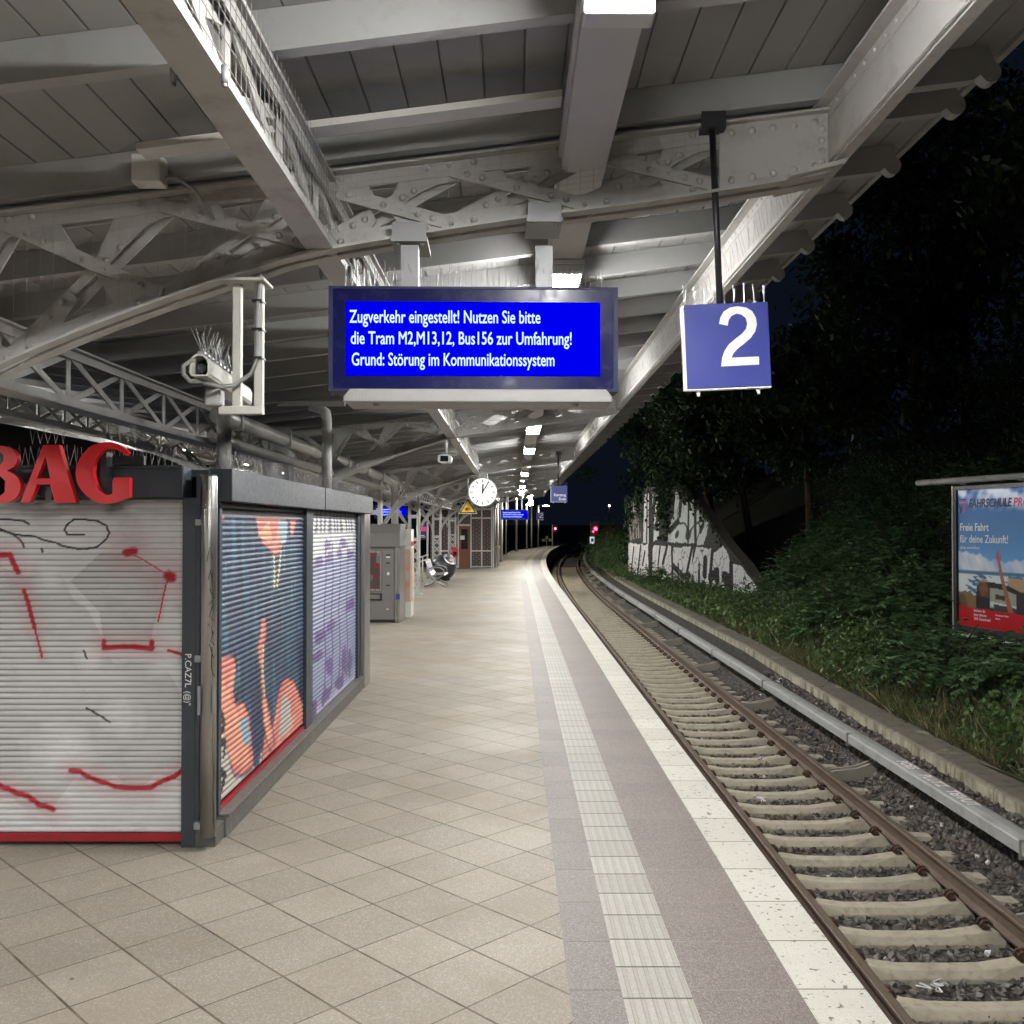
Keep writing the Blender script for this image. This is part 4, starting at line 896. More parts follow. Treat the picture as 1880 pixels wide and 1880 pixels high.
# junction box, conduit, cable duct under the rafters
r = thing('junction_box', 'square white junction box with a curved cable on the soffit', 'junction box', (-1.47, 3.9, 3.55))
m = MB(); m.box(-1.535, -1.415, 3.86, 3.95, 3.44, 3.555); m.build('box_body', WHITEP, r, bevel=.006)
m = MB(); m.tube([(-1.41,3.9,3.47),(-1.36,3.9,3.47),(-1.30,3.92,3.43),(-1.26,3.98,3.37),(-1.25,4.05,3.33)], .008, 8); m.build('cable', CABLE, r)
m = MB(); m.prism([(-1.42,3.475),(.19,3.678),(.19,3.705),(-1.42,3.502)], (0,3.62,0), (1,0,0), (0,0,1), (0,1,0), .1)
tag(m.build('cable_duct', WHITEP), 'white cable duct running across the soffit before the nearest frame', 'cable duct')
# clock, warning sign
r = thing('station_clock', 'round white illuminated station clock showing five past twelve', 'clock', (-.63, 20.85, 2.8))
fr_ = lambda R_: [(R_*math.cos(a), R_*math.sin(a)) for a in np.linspace(0, 2*math.pi, 33)[:-1]]
m = MB(); m.prism(fr_(.315), (-.63,20.7,2.8), (1,0,0), (0,0,1), (0,1,0), .2); m.build('clock_case', M('clock_case', (.3,.32,.3), .4, .4), r)
m = MB(); m.prism(fr_(.298), (-.63,20.694,2.8), (1,0,0), (0,0,1), (0,1,0), .005); fc = m.build('dial', emit('dial_glow', (1,1,.98), .95, (.3,.3,.3)), r)
dk = M('dial_marks', (.02,.02,.02), .6, spec=.1); m = MB()
for i in range(12):
    a = rad(30*i); u_ = Vector((math.sin(a),0,math.cos(a))); c_ = Vector((-.63,20.688,2.8)); m.bar(c_+u_*.205, c_+u_*.27, .019, .004, (0,1,0))
m.build('hour_marks', dk, fc)
for nm, a, L, w_ in (('hour_hand', 2.5, .17, .032), ('minute_hand', 31, .25, .022)):
    u_ = Vector((math.sin(rad(a)),0,math.cos(rad(a)))); c_ = Vector((-.63,20.684,2.8)); m = MB(); m.bar(c_-u_*.03, c_+u_*L, w_, .003, (0,1,0)); m.build(nm, dk, fc)
m = MB(); m.box(-.72, -.54, 20.76, 20.86, 3.11, 3.24); m.build('bracket', STEEL, r)
r = thing('warning_sign', 'yellow triangular warning sign on a thin rod left of the clock', 'sign', (-.955, 20.9, 3.1))
tri = lambda k: [(-.205*k, -.118*k), (.205*k, -.118*k), (0, .237*k)]
m = MB(); m.tube([(-.955,20.9,3.1),(-.955,20.9,2.62)], .013, 8); m.build('rod', STEEL, r)
YEL = M('warning_yellow', (.75,.5,.03), .4, 0, .04); c0 = (-.955, 20.88, 2.455)
for k, nm, mt, dy in ((1, 'border', WHITES, 0), (.9, 'black_rim', BLACK, -.004), (.72, 'yellow_field', YEL, -.008)):
    m = MB(); m.prism(tri(k), (c0[0], c0[1]+dy, c0[2]), (1,0,0), (0,0,1), (0,1,0), .003); pt_ = m.build(nm, mt, r)
m = MB(); m.box(-1.01, -.945, 20.866, 20.870, 2.405, 2.465); m.box(-.995,-.93,20.866,20.870,2.475,2.48); m.bar((-.94,20.868,2.44),(-.90,20.868,2.415),.012,.003,(0,1,0)); m.bar((-.93,20.868,2.46),(-.915,20.868,2.43),.012,.003,(0,1,0)); m.build('pictogram', M('picto_red', (.2,.04,.02), .5), pt_)
# pipes along the column row
r = thing('pipe_run', 'grey pipes running lengthwise under the canopy above the kiosk', 'pipe', (-2.9, 12, 3.1))
m = MB()
for x, z, rr in ((-2.82,3.12,.085), (-2.86,2.9,.05)): m.tube([(x+cf(y), y, z) for y in list(np.arange(9.2, 22.1, 1.0))] + ([(x+.05, 22.6, z-.05), (x+.05, 22.8, z-.3), (x+.05, 22.8, z-1.0)] if rr > .06 else []), rr, 14)
m.build('pipe', M('pipe_paint', (.4,.39,.36), .35, .2, .15, 6, (.15,.12,.1), .5), r)
boxes('pipe_clamp', STEELD, r, [(-2.93+cf(y), -2.72+cf(y), y-.02, y+.02, 3.02, 3.24) for y in np.arange(9.7, 22, 2.1)])
r = thing('vent_pipe', 'pale bent standpipe rising from the kiosk roof', 'pipe', (-1.93, 10.1, 2.43))
m = MB(); m.tube([(-1.94,10.1,2.43),(-1.94,10.1,3.18),(-1.95,10.1,3.25),(-2.0,10.1,3.29),(-2.12,10.1,3.32)], .052, 12); m.build('pipe', STEEL, r)
m = MB(); m.box(-2.45, -1.75, 10.05, 10.14, 3.32, 3.365); m.build('cross_rail', STEEL, r)
r = thing('junction_post', 'dark blue-grey post standing on the kiosk roof', 'post', (-2.45, 8.2, 2.42))
m = MB(); m.tube([(-2.45,8.2,2.42),(-2.45,8.2,3.2)], .06, 12); m.build('post', STEELD, r); m = MB(); m.tube([(-2.45,8.2,2.425),(-2.45,8.2,2.46)], .09, 12); m.build('base_flange', STEELD, r)
# ---------------------------------------------------------------- things standing on the platform
r = thing('vending_machine', 'grey steel vending machine with a hood behind the kiosk', 'vending machine', (-2.95, 21.1, 0))
CAB = M('cabinet_grey', (.15,.147,.14), .5, .1, .12, 5, (.12,.1,.09), .4)
m = MB(); m.box(-3.55, -2.50, 20.72, 21.7, .06, 1.62); m.build('cabinet', CAB, r, bevel=.01)
m = MB(); m.prism([(20.66,1.62),(21.75,1.62),(21.75,2.12),(20.85,2.12),(20.66,1.92)], (-3.6,0,0), (0,1,0), (0,0,1), (1,0,0), 1.2); m.build('hood', CAB, r, bevel=.01)
m = MB(); m.box(-3.6,-2.52,20.74,21.7,0,.06); m.build('base', BLACK, r)
m = MB(); m.box(-2.50,-2.455,20.68,20.72,.02,1.62); m.box(-2.44,-2.40,20.68,20.74,.02,1.62); m.box(-2.495,-2.405,20.72,21.72,.0,1.62); m.build('side_frame', STAIN, r)
m = MB(); m.box(-2.49,-2.40,20.674,20.679,.50,.62); m.build('blue_sticker', BLUES, r)
t = NT('window_goods'); p = t.map(t.pos(), (11,1,7)); vo = t.n('TexVoronoi'); vo.distance = 'CHEBYCHEV'; vo.inputs['Scale'].default_value = 1; t.link(p, vo.inputs[0])
GOODS = t.out(t.mix(t.ramp(t.xyz(vo.outputs['Color'])[0], .3, .9), (.07,.06,.065), t.mix(t.math('GREATER_THAN', t.xyz(vo.outputs['Color'])[1], .55), (.2,.03,.035), (.25,.22,.22))), .15)
m = MB(); m.box(-3.5,-2.83,20.712,20.719,.72,1.50); w_ = m.build('window', GOODS, r)
m = MB(); m.box(-3.53,-2.80,20.705,20.7185,1.50,1.53); m.box(-3.53,-2.80,20.705,20.7185,.69,.72); m.box(-2.83,-2.80,20.705,20.7185,.72,1.5); m.build('window_frame', STAIN, w_)
m = MB(); m.box(-3.5,-2.79,20.70,20.7185,.48,.63); d_ = m.build('dispense_flap', BLACK, r); m = MB(); m.box(-3.47,-2.83,20.695,20.6995,.51,.60); m.build('flap_door', CAB, d_)
boxes('coin_slot', BLACK, r, [(-2.70,-2.62,20.71,20.719,z-.015,z+.015) for z in (1.45,1.28,.80)])
boxes('label_plate', WHITEP, r, [(-2.70,-2.62,20.712,20.719,1.39,1.42), (-2.68,-2.63,20.712,20.719,1.02,1.08), (-2.69,-2.65,20.712,20.719,.28,.30)])
r = thing('advert_pillar', 'narrow pillar with a faded peach poster behind the vending machine', 'advertising pillar', (-2.46, 22.3, 0))
m = MB(); m.box(-2.66,-2.30,22.0,22.6,.0,2.0); m.build('pillar_body', WHITEP, r)
t = NT('faded_poster'); PST = t.out(t.mix(t.ramp(t.noise(3,4), .4, .6), (.6,.3,.17), (.5,.46,.4)), .5)
m = MB(); m.box(-2.295,-2.288,22.03,22.57,.35,1.55); m.box(-2.64,-2.32,21.99,21.997,.35,1.55); m.build('poster', PST, r); m = MB(); m.box(-2.295,-2.288,22.03,22.57,1.62,1.72); m.build('red_strip', REDP, r)
# bench of perforated steel facing the track
r = thing('bench', 'grey perforated steel bench facing the track, before the round bin', 'bench', (-2.85, 33.6, 0))
t = NT('perforated_steel'); p = t.map(t.pos(), (28,28,28)); vo = t.n('TexVoronoi'); vo.inputs['Scale'].default_value = 1; vo.inputs['Randomness'].default_value = 0; t.link(p, vo.inputs[0])
PERF = t.out(t.mix(t.ramp(vo.outputs['Distance'], .3, .34), (.05,.05,.05), (.36,.37,.38)), .4, .5)
m = MB()
prof = [(-2.30,.40),(-2.34,.44),(-2.70,.42),(-2.78,.46)]
m.sweep([(-2.28,.41),(-2.33,.45),(-2.72,.42),(-2.72,.40),(-2.33,.43),(-2.28,.39)], [32.8,34.6], [0,0]); m.build('seat', PERF, r)
m = MB(); m.sweep([(-2.72,.42),(-2.80,.52),(-2.94,.92),(-2.96,.91),(-2.82,.51),(-2.74,.40)], [32.8,34.6], [0,0]); m.build('backrest', PERF, r)
for y in (32.95, 34.45):
    m = MB(); m.tube([(-2.34,y,.4),(-2.55,y,.3),(-2.75,y,.12),(-3.0,y,.03)], .03, 8); m.tube([(-2.85,y,.42),(-2.7,y,.26),(-2.45,y,.10),(-2.3,y,.03)], .03, 8); m.build('leg', GALV, r)
    m = MB(); m.tube([(-2.85,y,.62),(-2.7,y,.68),(-2.45,y,.66),(-2.33,y,.58),(-2.32,y,.43)], .02, 8); m.build('armrest', GALV, r)
# big round litter bin
r = thing('litter_bin', 'big round dark grey litter bin with a slanted steel opening', 'bin', (-2.65, 37.1, 0))
m = MB(); m.ball((-2.65,37.1,.50), .50, 28, 18, (1,1,.98)); m.lathe([(.24,0),(.26,.02),(.3,.06)], (-2.65,37.1,0)); o = m.build('bin_body', M('bin_grey', (.032,.036,.036), .32, 0, .1, 3), r)
nn = Vector((.55,-.5,.67)).normalized(); a_ = nn.orthogonal().normalized(); b_ = nn.cross(a_); m = MB(); c_ = Vector((-2.65,37.1,.5))+nn*.44
m.prism([(.25*math.cos(q), .25*math.sin(q)) for q in np.linspace(0, 2*math.pi, 25)[:-1]], c_, a_, b_, nn, .03); lid = m.build('opening_plate', M('bin_lid', (.16,.17,.18), .45, .3), r)
m = MB(); m.tube([c_+nn*.035+(a_*math.cos(q)+b_*math.sin(q))*.25 for q in np.linspace(0, 2*math.pi, 25)[:-1]], .025, 8, closed=True); m.build('rim', STAIN, lid)
# fire extinguisher box on the last column
r = thing('extinguisher_box', 'red extinguisher box on the lattice column by the brick hut', 'fire extinguisher', (-2.78+cf(46), 46.2, .7))
x = -2.9+cf(46); m = MB(); m.box(x-.14, x+.14, 46.05, 46.3, .62, 1.0); m.prism([(-.16,0),(.16,0),(0,.12)], (x,46.04,1.0), (1,0,0), (0,0,1), (0,1,0), .27); m.build('box', REDP, r, bevel=.01); m = MB(); m.box(x-.09,x+.09,46.04,46.049,.68,.88); m.build('glass_door', GLASSD, r)
# brick hut
t = NT('dark_brick'); br = t.n('TexBrick'); br.inputs['Scale'].default_value = 1.0; br.inputs['Mortar Size'].default_value = .014; br.inputs['Brick Width'].default_value = .27; br.inputs['Row Height'].default_value = .1
p = t.xyz(t.pos()); cb = t.n('CombineXYZ'); t.link(t.math('ADD', p[0], p[1]), cb.inputs[0]); t.link(p[2], cb.inputs[1]); t.link(cb.outputs[0], br.inputs[0])
br.inputs['Color1'].default_value = (.09,.04,.035,1); br.inputs['Color2'].default_value = (.05,.03,.03,1); br.inputs['Mortar'].default_value = (.25,.23,.21,1)
BRICK = t.out(br.outputs['Color'], .8)
r = thing('brick_hut', 'dark brick platform hut with white trim and a brown door', 'building', (-2.2, 50, 0)); ox = cf(48)
m = MB(); m.box(-4.1,-.97,48.5,53.9,-.002,3.05); m.build('wall', BRICK, r)
m = MB()
for x in (-3.62,-3.18,-2.70,-2.06,-1.52,-1.02): m.box(x-.035,x+.035,48.44,48.499,0,3.05)
for z, h_ in ((.03,.1),(.82,.09),(2.46,.12),(2.92,.1)):
    for x0, x1 in ((-3.58,-3.22),(-3.14,-2.74),(-2.02,-1.56),(-1.48,-1.06)): m.box(x0,x1,48.45,48.498,z,z+h_*.7)
m.box(-2.645,-2.115,48.45,48.498,2.1,2.2)
for y in (48.5,50.2,52,53.8): m.box(-.969,-.92,y,y+.11,0,3.05)
for z in (.03,.82,2.46): m.box(-.968,-.93,48.62,53.8,z,z+.1)
m.build('white_trim', WHITEP, r)
WOOD = M('brown_door', (.22,.085,.03), .45, 0, .2, 4); m = MB(); m.box(-2.64,-2.12,48.46,48.49,.0,2.09); d_ = m.build('door', WOOD, r)
m = MB(); m.box(-2.55,-2.22,48.45,48.459,.95,1.95); m.build('pane', GLASSD, d_); m = MB(); m.box(-2.60,-2.38,48.44,48.449,1.42,1.62); m.build('paper_notice', WHITES, d_); m = MB(); m.box(-2.56,-2.2,48.452,48.459,.15,.75); m.build('door_panel', WOOD, d_)
m = MB(); m.box(-4.3,-.8,48.3,54.1,3.05,3.15); m.build('roof', STEELD, r)
m = MB(); m.tube([(-.86,48.7,0),(-.86,48.7,3.05)], .045, 10); m.build('downpipe', GALV, r)
# rail behind the bench, line sign on the far side
r = thing('platform_sign', 'purple station sign with a pink band between two posts', 'sign', (-3.5, 38.6, 0))
m = MB(); m.box(-3.72,-3.42,38.58,38.63,1.55,2.25); p_ = m.build('sign_panel', M('purple_sign', (.06,.035,.16), .4), r); m = MB(); m.box(-3.70,-3.43,38.570,38.579,1.88,2.06); m.build('pink_band', emit('pink_glow', (.8,.06,.3), .8), p_)
boxes('white_line', WHITES, p_, [(-3.70,-3.50,38.572,38.579,1.70,1.73), (-3.70,-3.46,38.572,38.579,1.64,1.665), (-3.68,-3.5,38.572,38.579,2.12,2.15)])
for x in (-3.78, -3.38):
    m = MB(); m.tube([(x,38.6,0),(x,38.6,2.6)], .04, 8); m.build('post', STEEL, r)
r = thing('handrail', 'low pale handrail behind the bench', 'railing', (-3.4, 35.5, 0)); m = MB()
for z in (.78, .95): m.tube([(-3.35,34,z),(-3.35,38.4,z)], .025, 8)
m.build('rail_tube', STEEL, r); m = MB()
for y in (34.1,36.2,38.3): m.tube([(-3.35,y,0),(-3.35,y,.95)], .025, 8)
m.build('rail_post', STEEL, r)
# posts and lamps on the open far end of the platform
def post(x, y, h, rr, label, lamp=None, mat=STEEL):
    r = thing('lamp_post' if lamp else 'platform_post', label, 'lamp post' if lamp else 'post', (x, y, 0), 'posts at the far platform end')
    m = MB(); m.tube([(x,y,0),(x,y,h)], rr, 10); m.build('post', mat, r); m = MB(); m.tube([(x,y,0),(x,y,.06)], rr*1.8, 10); m.build('base', BLACK, r)
    if lamp:
        m = MB(); m.tube([(x,y,h-.05),(x+lamp*.5,y,h+.1),(x+lamp,y,h+.02)], .03, 6); m.build('arm', mat, r)
        m = MB(); m.lathe([(.0,.12),(.2,.1),(.38,.0),(.38,-.02)], (x+lamp,y,h)); m.build('shade', WHITEP, r)
        m = MB(); m.lathe([(.36,-.02),(.3,-.08),(0,-.12)], (x+lamp,y,h)); m.build('bulb_bowl', emit('warm_bowl', (1,.9,.74), 110, (.8,.8,.8)), r)
post(-.68, 57.3, 4.1, .085, 'thick pale post right beside the brick hut')
post(-.45, 72, 4.2, .05, 'thin post left of the far display, lamp arm to the track', .9)
post(.37, 81.9, 4.6, .09, 'lamp post with a bright bowl standing centrally under the far display', .7)
post(1.35, 88.7, 4.15, .07, 'lamp post with a bright bowl left of the far 2 sign', .28)
post(1.87, 92.3, 4.6, .07, 'tall thin post right of the far display')
post(2.7, 99.9, 4.3, .09, 'lamp post with a bright bowl right behind the far 2 sign', .8)
for x_, y_, z_, l_ in ((.95, 50.2, 3.62, 'bright globe lamp hanging just past the canopy end'), (1.1, 57.0, 3.5, 'bright globe lamp on an arm above the far display')):
    r = thing('globe_lamp', l_, 'lamp', (x_, y_, z_)); m = MB(); m.tube([(x_-1.7, y_, z_+.5), (x_-.3, y_, z_+.48), (x_, y_, z_+.2)], .03, 6); m.build('arm', STEEL, r)
    m = MB(); m.tube([(x_-1.7, y_, 0), (x_-1.7, y_, z_+.55)], .06, 8); m.build('post', STEEL, r); m = MB(); m.ball((x_, y_, z_), .13, 14, 9); m.build('globe', emit('globe_glow', (1,.95,.85), 1350, (.8,.8,.8)), r)
r = thing('litter_bin', 'small square bin with a cream lid beside the pale post', 'bin', (-.85, 55.5, 0)); m = MB(); m.box(-1.02,-.72,55.3,55.6,0,.85); m.build('bin_body', GREYP, r); m = MB(); m.box(-1.05,-.69,55.27,55.63,.85,.97); m.build('lid', M('cream_lid', (.6,.52,.3), .5), r)
# signals beyond the platform
def glow(x, y, z, rr, col, st, parent, nm):
    m = MB(); m.ball((x,y,z), rr, 12, 8); return m.build(nm, emit(nm+'_glow', col, st), parent)
r = thing('track_signal', 'red lit track signal standing on the overgrown bank', 'signal', (6.45, 75, -.5))
m = MB(); m.tube([(6.35,75,-.8),(6.35,75,1.9)], .06, 8); m.build('mast', BLACK, r); m = MB(); m.box(6.1,6.75,75,75.2,1.35,2.45); m.build('signal_head', BLACK, r)
glow(6.5,74.95,1.92,.14,(1,.015,.05),26,r,'red_lens'); glow(6.3,74.95,1.70,.07,(1,.02,.06),18,r,'small_red_lens'); m = MB(); m.box(6.05,6.4,74.9,74.99,.75,1.3); m.build('white_plate', emit('plate_glow', (.8,.9,1), .7, (.8,.8,.8)), r); m = MB(); m.box(6.14,6.31,74.88,74.899,.92,1.15); m.build('plate_mark', BLACK, r)
r = thing('track_signal', 'tiny far red signal past the platform end', 'signal', (4.6, 104, -.5)); m = MB(); m.tube([(4.35,104,-1.2),(4.35,104,2.3)], .06, 8); m.build('mast', GREYP, r); m = MB(); m.box(4.45,4.9,104,104.2,1.5,2.2); m.build('signal_head', BLACK, r); glow(4.67,103.95,1.88,.1,(1,.12,.25),12,r,'red_lens')
r = thing('marker_post', 'red and white marker post in the grass by the signal', 'post', (7.2, 73, -.3)); m = MB(); m.box(7.13,7.27,72.95,73.05,-.6,1.0); m.build('post', WHITEP, r); m = MB(); m.box(7.12,7.28,72.94,73.06,1.0,1.7); m.build('red_top', REDD, r)
r = thing('distant_lamp', 'single distant white lamp between the trees', 'lamp', (11.9, 118, 3.6)); m = MB(); m.tube([(11.9,118,-1.5),(11.9,118,4.6)], .06, 6); m.build('mast', BLACK, r); glow(11.9,117.9,4.65,.12,(1,.95,.85),12,r,'lamp_globe')
r = thing('boundary_sign', 'small pale twin sign boards past the platform end', 'sign', (3.8, 107, 0)); m = MB(); m.tube([(3.85,107,-.9),(3.85,107,1.0)], .05, 6); m.build('post', GREYP, r); m = MB(); m.box(3.3,3.7,106.9,107,.45,.75); m.box(4.05,4.45,106.9,107,.45,.75); m.prism([(.17*math.cos(a), .17*math.sin(a)) for a in np.linspace(0,2*math.pi,17)[:-1]], (3.86,106.9,.9), (1,0,0), (0,0,1), (0,1,0), .05); m.build('boards', M('board_green', (.3,.33,.22), .6), r)
# ---------------------------------------------------------------- advertising board on the bank
b0 = Vector((7.33, 16.0, 0)); bu = Vector((.239,-.971,0)).normalized(); bn = Vector((-bu.y*-1, 0, 0)); bn = Vector((bu.y, -bu.x, 0)).normalized()
def bp(s, z, n=0.0): return b0 + bu*s + bn*n + Vector((0,0,z))
r = thing('billboard', 'tilted advertising board with a driving school poster on the bank', 'billboard', (7.7, 14.3, .3))
BW = 3.6; z0b, z1b = .44, 2.66
m = MB()
def bbox(m, s0, s1, za_, zb_, n0, n1): m.add([bp(s,z,n) for n in (n0,n1) for s,z in ((s0,za_),(s1,za_),(s1,zb_),(s0,zb_))], [(0,1,2,3),(7,6,5,4),(0,4,5,1),(1,5,6,2),(2,6,7,3),(3,7,4,0)]); return m
bbox(m, 0, .07, z0b-.1, z1b+.06, -.12, .02); bbox(m, BW-.07, BW, z0b-.1, z1b+.06, -.12, .02); bbox(m, .07, BW-.07, z1b, z1b+.06, -.12, .02); bbox(m, .07, BW-.07, z0b-.1, z0b, -.12, .02); bbox(m, .07, BW-.07, z0b, z1b, -.11, -.02)
m.build('frame', M('board_frame', (.04,.04,.042), .4, .2), r)
m = MB(); bbox(m, -.01, BW, z0b-.17, z0b-.11, -.1, .04); m.build('lower_ledge', M('ledge_paint', (.55,.54,.5), .6, 0, .2, 9, (.1,.1,.08), .7), r)
m = MB(); bbox(m, -.012, .012, z0b-.1, z1b+.07, .021, .035); m.build('edge_strip', STEELD, r)
ss = np.linspace(.09, BW-.07, 260); zz = np.linspace(z0b, z1b, 170); Sg, Zg = np.meshgrid(ss, zz)
P = np.array(b0)+Sg[...,None]*np.array(bu)+np.zeros(3); P[...,2] = Zg; P = P + np.array(bn)*(-.012)
C = np.ones(Sg.shape+(3,))*np.array(srgb(92,150,205)); C = mixc(C, np.clip((Zg-1.5)/1.1, 0, 1), srgb(28,84,150))
cl = np.clip((wob(Sg*1.3, Zg*2, 3.2, 61)+.3*wob(Sg,Zg,12,62))*1.2+.45, 0, 1); C = mixc(C, cl*np.clip((Zg-2.28)/.15,0,1)*.9, srgb(200,210,225))
top = 1.62+.07*wob(Sg,Zg*0,6,63)-.09*np.clip((Sg-.6)/.5,0,1); C = mixc(C, np.clip((top-Zg)/.03,0,1)*(.65+.35*wob(Sg,Zg,10,64)), srgb(215,218,222)); C = mixc(C, np.clip((1.36-Zg)/.02,0,1), srgb(60,110,140))
C = mixc(C, np.clip((1.30-Zg)/.02,0,1)*(wob(Sg,Zg*4,7,65)>-.3), srgb(205,215,218)); C = mixc(C, np.clip((1.26+.03*wob(Sg,Zg,9,66)-Zg)/.02,0,1)*np.clip((Sg-1.15)/.08,0,1), srgb(172,142,112)); C = mixc(C, np.clip((.98+.06*wob(Sg,Zg,14,67)-Zg)/.02,0,1)*np.clip((.62-Sg)/.08,0,1), srgb(120,95,62))
def pol(C, pl, c_): return mixc(C, in_poly(Sg, Zg, pl), srgb(*c_))
C = pol(C, cat([(.50,.60),(.50,1.0),(.56,1.14),(.8,1.18),(1.2,1.14),(1.7,1.0),(2.6,.9),(2.6,.6)],5), (30,32,36)); C = pol(C, [(.80,.78),(.80,1.09),(1.1,1.08),(1.36,1.02),(1.36,.78)], (150,158,140)); C = pol(C, [(1.66,.72),(1.68,.95),(2.3,.86),(2.4,.72)], (120,128,112)); C = pol(C, [(.8,.80),(1.36,.78),(1.36,.84),(.8,.88)], (205,208,205)); C = pol(C, [(.9,.72),(.88,.84),(1.3,.82),(1.6,.72)], (60,62,64))
C = mixc(C, np.clip(1.4-np.hypot((Sg-.66)/.11,(Zg-1.07)/.17)-.3*wob(Sg,Zg,25,68),0,1), srgb(120,80,55)); C = pol(C, cat([(.54,.6),(.55,.9),(.64,.95),(.74,.9),(.77,.6)],4), (38,38,42)); C = pol(C, cat([(1.38,.6),(1.38,1.0),(1.48,1.06),(1.6,1.0),(1.7,.6)],4), (48,44,46))
C = pol(C, [(.97,1.52),(1.03,1.50),(1.12,1.2),(1.25,.86),(1.32,.70),(1.2,.70),(1.12,.95),(1.03,1.25)], (150,95,75)); C = pol(C, [(.93,1.66),(.945,1.66),(.96,1.58),(.965,1.69),(.98,1.69),(.985,1.59),(1.0,1.68),(1.015,1.67),(1.01,1.58),(1.04,1.62),(1.05,1.61),(1.03,1.50),(.97,1.50),(.93,1.58)], (160,100,80))
C = pol(C, [(.92,1.0),(1.12,.98),(1.12,.91),(.92,.92)], (60,50,45))
C = mixc(C, (Zg < .76-.05*(Sg-.1)*.5), srgb(176,18,30)); C = mixc(C, (Zg < .50), srgb(170,16,28)); C = pol(C, [(.09,.76),(.3,.76),(.24,.92),(.16,.98),(.09,.9)], (95,75,45))
sheet('poster', P, C, PPOST, r, False)
def btext(m, tx, s, z, size, wd=None, bold=.015, shear=0):
    sx = 1.0
    if wd: vs_, fs_, w0 = text_geo(tx, bold, .0012/size, shear); sx = wd/(w0*size)
    m.text(tx, bp(s, z, -.010), bu, (0,0,1), size, sx, bold, .0012, 'LEFT', shear)
NAVY = M('navy_ink', (.012,.016,.06), .4); PINK = M('pink_ink', (.55,.07,.16), .4)
m = MB(); btext(m, 'FAHRSCHULE', .34, 2.37, .185, .95, .03, .2); m.prism([(.16,.17),(.28,.17),(.275,.155),(.155,.155)], bp(0,2.34,-.010), bu, (0,0,1), bn, .0012); m.prism([(.13,-.06),(.165,-.06),(.185,.05),(.15,.05)], bp(0,2.34,-.010), bu, (0,0,1), bn, .0012); m.build('company_lettering', NAVY, r)
m = MB(); btext(m, 'PRO', 1.31, 2.37, .185, .34, .03, .2); m.prism([(.11,.125),(.29,.125),(.26,-.02),(.20,-.06),(.205,-.02),(.235,.0),(.25,.09),(.115,.09)], bp(0,2.34,-.010), bu, (0,0,1), bn, .0012); m.build('pink_lettering', PINK, r)
m = MB(); btext(m, 'Freie Fahrt', .13, 1.99, .175, .66); btext(m, 'für deine Zukunft!', .13, 1.80, .175, 1.07); btext(m, 'Jetzt anmelden!', .14, 1.695, .065, .44, .008)
for i, tx in enumerate(('Sichere dir', 'jetzt deinen', '25€ Gutschein!')): btext(m, tx, .44, .69-.065*i, .06, None, .012)
for i, tx in enumerate(('Prenzlauer Allee', 'Berlin')): btext(m, tx, .92, .66-.055*i, .042, None, .004)
m.build('white_lettering', WHITES, r)
m = MB(); m.tube([bp(-.52, 2.80, .30), bp(3.4, 2.80, .30)], .05, 12); lt = m.build('light_bar', STEELD, r); m = MB()
for s in (.3, 1.6): m.tube([bp(s, 2.80, .30), bp(s, 2.74, .0)], .018, 6)
m.build('bar_arm', STEELD, lt)
m = MB(); m.tube([bp(-.4, 2.80, .245), bp(3.2, 2.80, .245)], .010, 6); m.build('light_strip', emit('board_light', (1,.98,.95), 22, (.8,.8,.8)), lt)  # unseen strip added behind the dark bar to brighten the poster
m = MB()
for s in (.5, 3.1): m.tube([bp(s, -.9, -.2), bp(s, 2.6, -.2)], .06, 8)
m.build('support_post', STEELD, r)
# ---------------------------------------------------------------- sprayed wing wall
w0 = np.array((6.35, 54.0)); w1 = np.array((9.65, 38.0)); WL = 16.337; wu = (w1-w0)/WL; wn_ = np.array((wu[1], -wu[0]))
r = thing('retaining_wall', 'whitewashed brick wing wall covered in black and white graffiti', 'wall', (8.0, 46, -1))
outl = [(-.1,-1.8),(.35,1.29),(.62,3.37),(3.66,4.15),(8.85,3.95),(10.35,3.1),(11.76,2.27),(13.36,1.32),(14.98,.56),(16.7,-.5),(16.8,-1.8)]
m = MB(); W3 = lambda s, z, n=0: (w0[0]+wu[0]*s+wn_[0]*n, w0[1]+wu[1]*s+wn_[1]*n, z)
m.add([W3(s,z,-.02) for s,z in outl] + [W3(s,z,-.5) for s,z in outl], [tuple(range(11)), tuple(reversed(range(11,22)))] + [(i,11+i,11+(i+1)%11,(i+1)%11) for i in range(11)]); m.build('masonry', CONC, r)
ss = np.linspace(-.1, 16.8, 480); vv_ = np.linspace(0, 1, 150); Sg, Vg = np.meshgrid(ss, vv_); topz = np.interp(ss, [o_[0] for o_ in outl[:]], [o_[1] for o_ in outl])
Zg = -1.7 + (topz[None]+1.7)*Vg; P = np.stack([w0[0]+wu[0]*Sg, w0[1]+wu[1]*Sg, Zg], -1)
jx = Sg+.05*wob(Sg,Zg,6,71); jz = Zg+.04*wob(Sg,Zg,6,72)
C = np.ones(Sg.shape+(3,))*np.array((.035,.036,.036)); wh = (.8,.8,.81)
